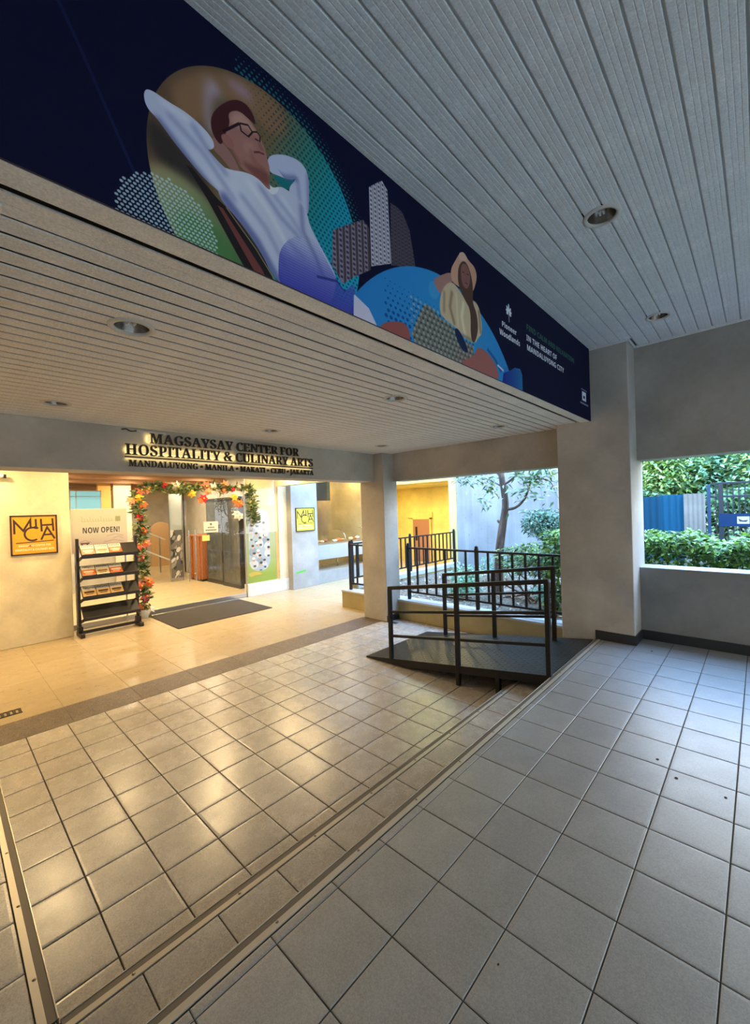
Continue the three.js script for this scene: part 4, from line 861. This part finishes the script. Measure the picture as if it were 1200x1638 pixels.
{
  const t = thing('menu_screen', 'black hanging menu screen at the top of the cafe window', 'screen', [8.0, 2.2, 9.6]);
  mesh('panel', rbx(-0.3, 0.27, -0.31, 0.33, 0, 0.05, 0.006, 1), std({ color: '#0c0d0f', roughness: 0.25 }), t);
  mesh('hanger', rbx(-0.03, 0.03, 0.33, 0.6, 0.01, 0.03, 0.003, 1), M.blackSteel, t);
}
{
  const t = thing('wall_shelf', 'long cream shelf on the cafe back wall', 'shelf', [7.8, 1.3, 12.4]);
  mesh('board', rbx(-1.4, 0.75, 0, 0.06, -0.3, 0, 0.006, 1), M.cream, t);
  mesh('board', rbx(-1.4, 0.75, -0.5, -0.46, -0.3, 0, 0.006, 1), M.cream, t);
  for (const x of [-1.3, -0.3, 0.65]) mesh('bracket', rbx(x - 0.02, x + 0.02, -0.46, 0, -0.26, 0, 0.004, 1), M.steel, t);
}
{
  const t = thing('back_counter', 'brown low counter at the back of the cafe', 'counter', [7.7, LO, 12.0]);
  mesh('body', rbx(-1.5, 1.6, 0.08, 0.9, -0.3, 0.38, 0.006, 1), std({ color: '#8a6844', roughness: 0.6 }), t);
  mesh('worktop', rbx(-1.55, 1.65, 0.9, 0.94, -0.34, 0.38, 0.006, 1), M.steel, t);
  mesh('plinth', rbx(-1.45, 1.55, 0, 0.08, -0.25, 0.38, 0.004, 1), M.dark, t);
}
{
  const t = thing('coffee_machine', 'dark coffee machine standing on the cafe back counter', 'coffee machine', [8.9, LO + 0.94, 11.86]);
  mesh('body', rbx(-0.28, 0.28, 0.12, 0.5, -0.2, 0.22, 0.02), M.blackSteel, t); mesh('base', rbx(-0.28, 0.28, 0, 0.07, -0.25, 0.22, 0.008), M.steel, t);
  for (const s of [-1, 1]) { mesh('spout', new THREE.CylinderGeometry(0.03, 0.03, 0.08, 14).translate(s * 0.12, 0.11, 0.16), M.chrome, t); mesh('side_leg', rbx(s * 0.26 - 0.02, s * 0.26 + 0.02, 0.06, 0.14, -0.1, 0.1, 0.004, 1), M.steel, t); }
}
{
  const t = thing('pastry_case', 'long curved glass pastry case behind the cafe window', 'display case', [8.2, LO, 9.05]);
  mesh('body', rbx(-1.0, 1.2, 0.55, 0.98, -0.05, 0.55, 0.01), std({ color: '#aeb4b0', roughness: 0.35 }), t);
  mesh('deck', rbx(-1.02, 1.22, 0.98, 1.0, -0.06, 0.56, 0.004, 1), M.steel, t);
  for (const x of [-0.9, -0.2, 0.5, 1.1]) mesh('leg', rbx(x - 0.02, x + 0.02, 0, 0.55, 0.0, 0.04, 0.004, 1), M.chrome, t);
  mesh('low_shelf', rbx(-0.95, 1.15, 0.28, 0.31, 0.0, 0.5, 0.004, 1), M.steel, t);
  const pts = [], n = 10, v = []; for (let i = 0; i <= n; i++) { const a = i / n * Math.PI / 2; pts.push([-0.06 + 0.34 * (1 - Math.cos(a)), 1.0 + 0.36 * Math.sin(a)]); } pts.push([0.54, 1.36]);
  for (let i = 0; i < pts.length - 1; i++) { const [a, b] = pts[i], [c, d] = pts[i + 1]; v.push(-1, b, -a, 1.2, b, -a, 1.2, d, -c, -1, b, -a, 1.2, d, -c, -1, d, -c); }
  const g = new THREE.BufferGeometry(); g.setAttribute('position', new THREE.Float32BufferAttribute(v, 3)); g.computeVertexNormals(); mesh('curved_glass', metreUV(g), M.glass, t);
  for (const x of [-1, 0.1, 1.2]) mesh('glass_rib', tube(pts.map(([a, b]) => P(x, b, a)), 0.009, 24, 6), M.chrome, t);
}
const pastry = ['#c98a4a', '#e2b678', '#a8622e', '#f0dcb4', '#d9703a'].map((h) => std({ color: h, roughness: 0.6 }));
for (let k = 0; k < 9; k++) {
  const g = k % 2 ? new THREE.TorusGeometry(0.06, 0.028, 8, 18).rotateX(Math.PI / 2).translate(0, 0.03, 0) : new THREE.SphereGeometry(0.08, 16, 10).scale(1.2, 0.6, 0.8).translate(0, 0.045, 0);
  const m = mesh(k % 2 ? 'ring_pastry' : 'bread_roll', g, pastry[k % 5]); m.position.copy(P(7.45 + k * 0.22, LO + 1.003, 9.28 + (k % 3) * 0.08));
  tag(m, `${k % 2 ? 'ring pastry' : 'bread roll'} in the pastry case, number ${['one', 'two', 'three', 'four', 'five', 'six', 'seven', 'eight', 'nine'][k]} from the white pier`, 'pastry', 'pastries in the glass case');
}

// ---------------------------------------------------------------- ramp over the steps
{
  const t = thing('ramp', 'black steel tread plate wheelchair ramp with tubular handrails', 'ramp');
  const x0 = 3.79, x1 = 5.12, vL = 3.785, vH = 1.432, Y = (v) => LO + 0.012 + (vL - v) / (vL - vH) * (0.006 - LO - 0.012);
  const a = P(0, Y(vL), vL), b = P(0, Y(vH), vH);
  const g = new THREE.BoxGeometry(x1 - x0, 0.006, a.distanceTo(b)); { const m = metreUV(g); m.rotateX(Math.atan2(Y(vH) - Y(vL), vL - vH) * -1); m.translate((x0 + x1) / 2, (Y(vL) + Y(vH)) / 2 + 0.003, -(vL + vH) / 2); mesh('tread_plate', m, M.plate, t); }
  for (const x of [x0 + 0.018, x1 - 0.018]) {
    const s = new THREE.Shape(); s.moveTo(-vL, LO + 0.004); s.lineTo(-vL, Y(vL)); s.lineTo(-vH, Y(vH)); s.lineTo(-vH, Y(vH) - 0.075); s.lineTo(-(vL - 0.62), LO + 0.02); s.closePath();
    const e = new THREE.ExtrudeGeometry(s, { depth: 0.036, bevelEnabled: false }); e.rotateY(-Math.PI / 2).translate(x + 0.018, 0, 0);
    mesh('side_beam', metreUV(e), M.blackSteel, t);
  }
  for (const v of [2.41, 1.95]) for (const x of [x0 + 0.018, x1 - 0.018]) mesh('leg', bar(P(x, v < 1.9 ? STEP : LO, v), P(x, Y(v) - 0.02, v), 0.045), M.blackSteel, t);
  const rail = (x, vs, top) => {
    const r = mesh('handrail', bar(P(x, Y(vs[0]) + 0.87, vs[0] + 0.02), P(x, Y(vs[2]) + 0.87, vs[2] - 0.02), 0.042), M.blackSteel, t);
    for (const v of vs) mesh('post', bar(P(x, Y(v), v), P(x, Y(v) + 0.87, v), 0.045), M.blackSteel, r);
    for (const h of [0.58, 0.285]) mesh('mid_rail', bar(P(x, Y(vs[0]) + h, vs[0]), P(x, Y(vs[2]) + h, vs[2]), 0.03), M.blackSteel, r);
  };
  rail(x0 + 0.01, [3.355, 2.405, 1.44]); rail(5.0, [3.36, 2.59, 1.82]);
}
// ---------------------------------------------------------------- planter, railings
{
  const w = setting('wall_planter', 'low yellow planter wall with a white cap below the garden railing', 'wall');
  mesh('face', rbx(5.5, 5.74, LO, -0.035, 1.79, 6.12, 0.006), M.planter, w);
  mesh('cap', rbx(5.485, 5.755, -0.035, 0.0, 1.80, 6.13, 0.008), M.cap, w);
  mesh('face', rbx(5.74, 9.6, LO, 0.09, 5.92, 6.12, 0.006), M.planter, w);
  mesh('cap', rbx(5.75, 9.6, 0.0, 0.1, 5.9, 6.13, 0.008), M.cap, w);
  mesh('skirt', rbx(5.535, 5.562, LO, LO + 0.12, 4.648, 4.66, 0.003, 1), M.skirting, w);
}
struct('baseboard_column', rbx(5.19, 5.57, LO, LO + 0.11, 4.648, 4.66, 0.003, 1), M.skirting, 'dark skirting at the foot of the slim column', 'baseboard');
function railing(label, a, b, n, posts, y0, yt) {
  const t = thing('railing', label, 'railing', [0, 0, 0], 'black steel garden railings');
  const at = (k, y) => P(a[0] + (b[0] - a[0]) * k, y, a[1] + (b[1] - a[1]) * k);
  mesh('top_rail', bar(at(0, yt), at(1, yt), 0.042, 0.03), M.blackSteel, t);
  mesh('bottom_rail', bar(at(0, y0 + 0.13), at(1, y0 + 0.13), 0.03), M.blackSteel, t);
  for (let k = 0; k <= n; k++) {
    if (posts.includes(k)) { const p = mesh('post', bar(at(k / n, y0), at(k / n, yt + 0.045), 0.05), M.blackSteel, t); mesh('finial', new THREE.SphereGeometry(0.028, 12, 8).translate(...at(k / n, yt + 0.06).toArray()), M.blackSteel, p); }
    else mesh('baluster', bar(at(k / n, y0 + 0.13), at(k / n, yt), 0.026, 0.032), M.blackSteel, t);
  }
}
railing('black steel railing on the yellow planter between the two columns', [5.62, 4.5], [5.62, 1.85], 14, [0, 7, 14], 0, 0.89);
railing('short black steel railing left of the slim column', [5.62, 5.98], [5.62, 5.22], 4, [0], 0, 0.89);
railing('black steel railing beyond the garden before the yellow doorway', [5.72, 6.03], [9.5, 6.03], 22, [0, 11, 22], 0.08, 0.9);

// ---------------------------------------------------------------- garden ground, walls and the yellow porch
function patch(name, x0, x1, v0, v1, y, amp, mat, label, nx = 40, nv = 40) {
  const g = new THREE.PlaneGeometry(x1 - x0, v1 - v0, nx, nv).rotateX(-Math.PI / 2), p = g.attributes.position;
  for (let i = 0; i < p.count; i++) { const u = Math.floor(((p.getX(i) * 37 + 4000) % 512 + 512) % 512), w = Math.floor(((p.getZ(i) * 41 + 4000) % 512 + 512) % 512); p.setY(i, (N2[w * 512 + u] - 0.5) * amp); }
  g.computeVertexNormals(); g.translate((x0 + x1) / 2, y, -(v0 + v1) / 2);
  const uv = g.attributes.uv; for (let i = 0; i < uv.count; i++) uv.setXY(i, uv.getX(i) * (x1 - x0), uv.getY(i) * (v1 - v0));
  return tag(mesh(name, g, mat), label, 'ground', null, 'structure');
}
patch('ground_bed', 5.74, 9.62, -2.0, 5.95, -0.06, 0.1, M.soil, 'bare earth of the garden bed beyond the railing');
patch('ground_lawn', 9.5, 34, -14, 5, -0.12, 0.05, M.lawn, 'grass beyond the hedge towards the blue fence', 30, 30);
patch('ground_yard', 5.78, 34, -14, -1.9, -0.14, 0.05, M.lawn, 'grass outside the parapet', 30, 30);
struct('wall_added_blocker', bx(-30, 16, -0.4, 5.4, -16.4, -16), paint('#d9bd97'), 'added beige wall behind the viewpoint, blocking sky and bouncing warm light');  // added out of view: blocks the low sky and returns warm bounce light
struct('ground_drive', bx(-24, 5.9, -0.4, -0.02, -16, -5.5), std({ color: '#b8a68c', map: concreteMap, roughness: 0.9 }), 'pale concrete drive behind the viewpoint', 'ground');
struct('ground_side', bx(-24, -2.8, -0.4, -0.03, -5.5, 1.4), std({ color: '#b8a68c', map: concreteMap, roughness: 0.9 }), 'pale concrete drive to the side of the arcade', 'ground');
{
  const w = setting('wall_garden', 'tall pale rendered wall closing the garden', 'wall');
  mesh('main_face', bx(9.6, 9.8, -0.3, 6.4, 3.62, 5.99), M.gardenWall, w);
  mesh('pilaster', bx(9.5, 9.8, -0.3, 6.4, 3.3, 3.64), M.gardenWall, w);
  mesh('return_face', bx(9.8, 13, -0.3, 6.4, 3.2, 3.4), M.gardenWall, w);
}
{
  const w = setting('wall_porch', 'yellow painted porch walls around a brown door', 'wall');
  const y = M.yellow;
  mesh('jamb', rbx(9.55, 9.85, LO, 4.4, 5.98, 6.19, 0.006), paint('#f1d98c'), w);
  mesh('head', bx(9.56, 9.8, 2.3, 6.4, 6.19, 9.6), y, w);
  mesh('side', bx(9.8, 12.1, LO, 2.5, 5.99, 6.15), y, w);
  mesh('inner_corner', bx(11.86, 12.0, LO, 2.5, 6.15, 8.345), y, w);
  mesh('back', bx(12.0, 12.2, LO, 2.5, 6.1, 11), y, w);
  mesh('ceiling_panel', bx(9.8, 12.2, 2.3, 2.42, 6.1, 11), y, w);
  mesh('door_head', rbx(11.95, 12.0, 1.22, 1.42, 8.45, 9.6, 0.004, 1), y, w);
  mesh('end', bx(9.6, 12.2, LO, 2.5, 10.9, 11.1), y, w);
}
struct('floor_porch', bx(9.6, 12.2, LO - 0.2, LO - 0.002, 6.0, 11), M.creamTile[0], 'cream floor of the yellow porch', 'floor');
{
  const d = setting('door_3', 'brown door with a narrow glazed slot in the yellow porch', 'door');
  mesh('leaf', rbx(11.93, 11.99, LO, 1.17, 8.56, 9.29, 0.006), M.brownDoor, d);
  mesh('vision_slot', rbx(11.915, 11.935, 0.4, 0.9, 9.1, 9.18, 0.003, 1), M.dark, d);
  mesh('handle', rbx(11.89, 11.93, 0.55, 0.6, 8.62, 8.74, 0.006), M.chrome, d);
  mesh('frame', merge([rbx(11.92, 12.0, LO, 1.22, 8.5, 8.56, 0.004, 1), rbx(11.92, 12.0, LO, 1.22, 9.29, 9.35, 0.004, 1), rbx(11.92, 12.0, 1.17, 1.22, 8.5, 9.35, 0.004, 1)]), M.yellow, d);
}
[[10.5, 7.3], [10.5, 9.3]].forEach(([x, v], i) => lamp('porch_light', `warm lamp in the yellow porch ceiling, ${i ? 'over the brown door' : 'nearer the garden wall'}`, x, 2.298, v, [1, 0.8, 0.4], PORCHLAMP, 0.07, 'lamps in the yellow porch'));

// ---------------------------------------------------------------- plants
const FOL = (hexes) => hexes.map((h) => new THREE.Color(h));
function foliage(parent, name, n, leaf, mat, colors, place) {
  const inst = new THREE.InstancedMesh(leaf, mat, n), d = new THREE.Object3D(); inst.name = name; inst.userData.kind = 'stuff'; parent.add(inst);
  for (let i = 0; i < n; i++) {
    const { p, out, s } = place(i); d.position.copy(p);
    d.rotation.set(0, Math.atan2(-out.x, -out.z) + rr(-0.9, 0.9), 0); d.rotateX(rr(-0.9, 0.6)); d.rotateZ(rr(-0.8, 0.8)); d.scale.setScalar(s); d.updateMatrix();
    inst.setMatrixAt(i, d.matrix); inst.setColorAt(i, colors[Math.floor(rnd() * colors.length)]);
  }
  inst.castShadow = inst.receiveShadow = true;
  return inst;
}
const leafWhite = leafMat('#ffffff', 0.3);
const sphereDir = () => { const z = rr(-1, 1), a = rr(0, 6.283), r = Math.sqrt(1 - z * z); return new THREE.Vector3(r * Math.cos(a), z, r * Math.sin(a)); };
function bushLike(t, cx, cy, cz, rx, ry, rz, n, leaf, colors, lumps = 7) {
  const L = Array.from({ length: lumps }, () => { const d = sphereDir(); return { c: new THREE.Vector3(cx + d.x * rx * 0.45, cy + d.y * ry * 0.45, cz + d.z * rz * 0.45), k: rr(0.5, 0.7) }; });
  return foliage(t, 'leaves', n, leaf, leafWhite, colors, () => { const l = L[Math.floor(rnd() * lumps)], d = sphereDir(), q = Math.pow(rnd(), 0.25); return { p: new THREE.Vector3(l.c.x + d.x * rx * l.k * q, l.c.y + d.y * ry * l.k * q, l.c.z + d.z * rz * l.k * q), out: d, s: rr(0.7, 1.25) }; });
}
{ // slender tree in the bed
  const t = thing('garden_tree', 'slender bare trunked tree with drooping leaves before the pale wall', 'tree', [7.2, -0.08, 3.63]);
  const q = (x, y, v) => P(x - 7.2, y + 0.08, v - 3.63);
  const trunk = mesh('trunk', limb([q(7.2, -0.12, 3.63), q(7.2, 0.35, 3.61), q(7.2, 0.8, 3.575), q(7.2, 1.2, 3.506), q(7.2, 1.587, 3.44), q(7.2, 1.85, 3.46), q(7.2, 2.16, 3.505), q(7.22, 2.7, 3.55), q(7.25, 3.2, 3.5)], [0.1, 0.085, 0.078, 0.072, 0.062, 0.056, 0.05, 0.04, 0.02], 40, 12), M.bark, t);
  mesh('stub', limb([q(7.2, 1.24, 3.5), q(7.19, 1.27, 3.57), q(7.19, 1.3, 3.6)], [0.032, 0.028, 0.02], 6, 8), M.bark, trunk);
  const ends = [];
  for (const [pts, r] of [
    [[[7.2, 1.5, 3.45], [7.2, 1.53, 3.25], [7.2, 1.68, 3.08], [7.2, 1.88, 2.99], [7.2, 2.05, 2.93]], 0.028],
    [[[7.2, 1.95, 3.47], [7.2, 2.05, 3.3], [7.2, 2.2, 3.15], [7.1, 2.5, 3.0]], 0.022],
    [[[7.2, 2.1, 3.5], [7.15, 2.35, 3.75], [7.1, 2.45, 4.1], [7.05, 2.3, 4.35]], 0.02],
    [[[7.2, 1.9, 3.46], [7.15, 2.0, 3.6], [7.1, 2.12, 3.8]], 0.014],
    [[[7.2, 1.98, 3.0], [7.2, 2.02, 2.8], [7.15, 1.95, 2.6], [7.1, 1.75, 2.5]], 0.012],
    [[[7.22, 2.6, 3.55], [7.3, 2.9, 3.2], [7.4, 3.0, 2.8]], 0.02], [[[7.22, 2.7, 3.55], [7.1, 3.0, 3.9], [7.0, 3.1, 4.2]], 0.02],
  ]) { const P3 = pts.map((p) => q(...p)); mesh('branch', limb(P3, [r, r * 0.8, r * 0.5], 16, 7), M.bark, trunk); ends.push(P3[P3.length - 1], P3[P3.length - 2], P3[Math.floor(P3.length / 2)]); }
  const tw = [[7.15, 2.16, 4.3], [7.15, 2.1, 4.15], [7.15, 2.12, 3.95], [7.15, 2.05, 3.78], [7.15, 1.9, 3.68], [7.15, 2.15, 3.1], [7.15, 2.05, 3.0], [7.15, 2.1, 2.85], [7.15, 1.98, 2.75], [7.15, 2.0, 2.95], [7.15, 2.12, 2.6], [7.15, 2.2, 2.9], [7.15, 1.62, 3.78], [7.15, 1.75, 3.05], [7.15, 2.2, 2.7]].map((p) => q(...p));
  foliage(t, 'leaves', 760, leafGeo(0.16, 0.05), leafWhite, FOL(['#5d7a4e', '#6f8f63', '#7fa083', '#8fb09a', '#4c6a48', '#a3a65a']), (i) => { const e = i < 480 ? tw[i % tw.length] : ends[i % ends.length], s = i < 480 ? 0.13 : 0.34, out = sphereDir(); out.y -= 0.7; return { p: new THREE.Vector3(e.x + rr(-s, s), e.y + rr(-s, s) * 0.8, e.z + rr(-s, s)), out, s: rr(0.6, 1.1) }; });
}
{
  const t = thing('round_bush', 'rounded clipped bush standing behind the garden shrub', 'bush', [7.7, -0.08, 2.9]);
  mesh('stem', limb([P(0, 0, 0), P(0.02, 0.5, 0.02), P(0, 1.0, 0)], [0.05, 0.04, 0.03], 8, 8), M.bark, t);
  bushLike(t, 0, 1.24, 0, 0.42, 0.42, 0.42, 2600, leafGeo(0.085, 0.034), FOL(['#5f8264', '#527254', '#70957a', '#405e44', '#8aa890']), 9);
}
{
  const t = thing('garden_shrub', 'loose leafy shrub behind the railing beside the thick column', 'bush', [7.0, -0.08, 2.7]);
  for (let k = 0; k < 9; k++) mesh('stem', limb([P(rr(-0.25, 0.25), 0, rr(-0.7, 0.8)), P(rr(-0.3, 0.3), 0.4, rr(-0.8, 0.9)), P(rr(-0.3, 0.3), 0.8, rr(-0.8, 0.9))], [0.016, 0.012, 0.006], 8, 6), M.bark, t);
  bushLike(t, 0, 0.72, 0.05, 0.5, 0.3, 1.15, 3800, leafGeo(0.085, 0.032), FOL(['#566e34', '#68843e', '#7e9a46', '#41592c', '#98aa50', '#5a7048']), 12);
}
for (const [x, v, s, label] of [[7.6, 4.6, 0.28, 'low green plant at the foot of the pale garden wall'], [8.5, 4.2, 0.3, 'small bluish plant against the pale wall behind the trunk'], [6.5, 3.9, 0.2, 'little ground plant in the bed near the slim column'], [6.4, 2.3, 0.24, 'little dark plant low behind the railing by the thick column']]) {
  const t = thing('ground_plant', label, 'plant', [x, -0.08, v]);
  mesh('stem', limb([P(0, 0, 0), P(0.01, s * 0.5, 0), P(0, s, 0)], [0.012, 0.01, 0.006], 6, 6), M.bark, t);
  bushLike(t, 0, s, 0, s * 1.5, s, s * 1.5, 420, leafGeo(0.09, 0.036), FOL(['#6a9a70', '#558552', '#88b090']), 5);
}
{
  const lit = foliage(scene, 'leaf_litter', 900, leafGeo(0.09, 0.04), leafMat('#ffffff', 0.1), FOL(['#a98d6a', '#8c7355', '#c2ab86', '#6d5a44', '#b9a58e']), () => ({ p: P(rr(5.85, 9.5), -0.045 + rr(0, 0.03), rr(1.9, 5.85)), out: new THREE.Vector3(rr(-1, 1), 0, rr(-1, 1)), s: rr(0.6, 1.1) }));
  tag(lit, 'dry fallen leaves scattered over the garden bed', 'leaf litter', null, 'stuff');
}
// clipped hedge outside the opening
{
  const t = thing('hedge', 'dense clipped green hedge outside the side opening', 'hedge', [6.75, -0.14, -0.6]);
  for (let k = 0; k < 16; k++) { const v = -3.2 + k * 0.42; mesh('stem', limb([P(rr(-0.2, 0.2), 0, v), P(rr(-0.25, 0.25), 0.5, v + rr(-0.1, 0.1)), P(rr(-0.3, 0.3), 1.0, v + rr(-0.15, 0.15))], [0.02, 0.016, 0.008], 6, 6), M.bark, t); }
  foliage(t, 'leaves', 32000, leafGeo(0.09, 0.04), leafWhite, FOL(['#41601c', '#557a26', '#6c9230', '#84a83c', '#304a16', '#9ab84a']), () => {
    const top = rnd() < 0.55, v = rr(-3.4, 3.0), wob = 0.05 * Math.sin(v * 5.1) + 0.04 * Math.sin(v * 11.3);
    const y = top ? 1.22 + wob - Math.pow(rnd(), 2) * 0.25 : rr(0.1, 1.24 + wob), x = top ? rr(-0.55, 0.62) : (rnd() < 0.6 ? -0.56 + Math.pow(rnd(), 2) * 0.3 : rr(-0.3, 0.6));
    return { p: P(x, y, v), out: new THREE.Vector3(top ? rr(-1, 1) : -1, 0.5, rr(-1, 1)), s: rr(0.7, 1.3) };
  });
}
// ---------------------------------------------------------------- blue fence, gate and trees
{
  const t = thing('sheet_fence', 'blue corrugated metal sheet fence behind the hedge', 'fence', [14, -0.15, 2.6]);
  const blue = ['#0a4460', '#083d57', '#0c4a68'].map((color) => phy({ color, roughness: 0.75, specularIntensity: 0.4 }));
  const prof = (w) => { const s = new THREE.Shape(), n = 4; s.moveTo(0, 0.012); for (let i = 0; i <= n * 8; i++) { const u = i / (n * 8); s.lineTo(u * w, 0.012 + 0.018 * Math.sin(u * n * 6.283)); } for (let i = n * 8; i >= 0; i--) { const u = i / (n * 8); s.lineTo(u * w, 0.01 + 0.018 * Math.sin(u * n * 6.283)); } return new THREE.ExtrudeGeometry(s, { depth: 1, bevelEnabled: false }).rotateX(-Math.PI / 2).rotateY(Math.PI / 2); };
  const g = metreUV(prof(0.62));
  for (let k = 0; k < 9; k++) { const m = mesh('sheet', g, blue[k % 3], t); m.scale.y = 1.86 + rr(-0.02, 0.02); m.position.copy(P(0, 0, 3.66 - k * 0.6)); }
  for (let k = 0; k < 5; k++) mesh('post', bar(P(0.08, 0, 4.0 - k * 1.25), P(0.08, 1.7, 4.0 - k * 1.25), 0.06), M.blackSteel, t);
}
{
  const t = thing('grey_sheet', 'pale grey metal sheet patched at the end of the blue fence', 'metal sheet', [13.9, -0.15, 1.07]);
  const s = new THREE.Shape(); s.moveTo(0, 0); for (let i = 0; i <= 24; i++) s.lineTo(i / 24 * 0.46, 0.012 * Math.sin(i * 1.2)); for (let i = 24; i >= 0; i--) s.lineTo(i / 24 * 0.46, 0.012 * Math.sin(i * 1.2) - 0.003);
  const m = mesh('sheet', metreUV(new THREE.ExtrudeGeometry(s, { depth: 1.88, bevelEnabled: false }).rotateX(-Math.PI / 2).rotateY(Math.PI / 2)), std({ color: '#84847f', roughness: 0.6, map: plasterMap }), t);
  mesh('fixing_batten', rbx(0.03, 0.06, 1.3, 1.36, 0.02, 0.44, 0.004, 1), M.blackSteel, t);
}
{
  const t = thing('steel_gate', 'dark blue steel bar gate beside the blue fence', 'gate', [14.06, -0.15, 0.97]);
  const gm = std({ color: '#16232e', roughness: 0.5 });
  mesh('post', rbx(-0.05, 0.05, 0, 2.1, 0.0, 0.07, 0.006, 1), std({ color: '#12355a', roughness: 0.5 }), t);
  mesh('post', rbx(-0.04, 0.04, 0, 2.15, -0.26, -0.16, 0.006, 1), gm, t);
  for (const y of [0.12, 1.75, 2.1]) mesh('rail', rbx(-0.025, 0.025, y, y + 0.05, -2.6, 0, 0.004, 1), gm, t);
  for (let k = 0; k < 22; k++) mesh('bar', rbx(-0.012, 0.012, 0.12, 2.14, -0.12 - k * 0.115, -0.096 - k * 0.115, 0.003, 1), gm, t);
  const sign = canvasTex(512, 192, (c) => { c.fillStyle = '#0e2c50'; c.fillRect(0, 0, 512, 192); c.fillStyle = '#aab0b4'; c.fillRect(128, 44, 84, 108); c.fillStyle = '#3c4044'; c.beginPath(); c.moveTo(136, 74); c.lineTo(166, 102); c.lineTo(204, 94); c.lineTo(190, 126); c.lineTo(144, 120); c.fill(); });
  const p = mesh('sign_panel', rbx(-0.045, -0.03, 1.0, 1.33, -1.6, -0.16, 0.003, 1), std({ color: '#13315f', roughness: 0.5 }), t);
  mesh('sign_print', new THREE.PlaneGeometry(1.44, 0.33).rotateY(-Math.PI / 2).translate(-0.047, 1.165, 0.88), phy({ map: sign, roughness: 0.75, specularIntensity: 0.4 }), p);
}
{
  const t = thing('boundary_hedge', 'dark leafy hedge showing through the bars of the steel gate', 'hedge', [16, -0.15, -0.5]);
  for (let k = 0; k < 10; k++) mesh('stem', limb([P(0, 0, -4.5 + k), P(rr(-0.1, 0.1), 0.8, -4.5 + k), P(rr(-0.2, 0.2), 1.5, -4.4 + k)], [0.05, 0.04, 0.02], 6, 6), M.bark, t);
  foliage(t, 'leaves', 9000, leafGeo(0.22, 0.1), leafWhite, FOL(['#3c5f3a', '#55804c', '#6f9a5c', '#86ad6e', '#304c30']), () => { const v = rr(-5, 5.4), y = Math.pow(rnd(), 0.7) * (1.9 + 0.2 * Math.sin(v * 2.3)); return { p: P(rr(-0.5, 0.5), y, v), out: new THREE.Vector3(-1, 0.3, rr(-1, 1)), s: rr(0.7, 1.2) }; });
}
const treeKinds = [['#5f8a3e', '#7aa24a', '#98b85c', '#4a7034', '#b3c46a'], ['#4a7a50', '#6a9a70', '#86b08a', '#3a6440', '#a0c4a4'], ['#577f45', '#79a05c', '#41663a', '#9cbc78', '#b8b860']];
[[17.5, 2.7, 2.4, 1.7, 0, 'yellow green leafy tree behind the blue fence'], [18, 0.9, 2.3, 1.9, 1, 'blue green tree behind the gap between fence and gate'], [17.5, -0.9, 2.2, 1.9, 2, 'mid green tree behind the steel gate'], [20, 1.8, 4.0, 2.6, 1, 'tall tree rising behind the grey metal sheet'], [20, -1.6, 3.8, 2.6, 0, 'tall bright tree at the far edge of the opening'], [21, 4.2, 3.6, 2.6, 2, 'tall dark tree beside the edge of the thick column'], [17.4, -3.4, 2.4, 2.0, 1, 'broad tree beyond the steel gate']].forEach(([x, v, h, r, kind, label]) => {
  const t = thing('tree', label, 'tree', [x, -0.15, v], 'trees beyond the fence');
  mesh('trunk', limb([P(0, 0, 0), P(0.05, h * 0.5, 0.05), P(-0.05, h, 0)], [0.16, 0.12, 0.06], 10, 9), M.bark, t);
  bushLike(t, 0, h, 0, r, r * 0.9, r, 9500, leafGeo(0.2, 0.085), FOL(treeKinds[kind]), 16);
});

renderer.render(scene, camera);
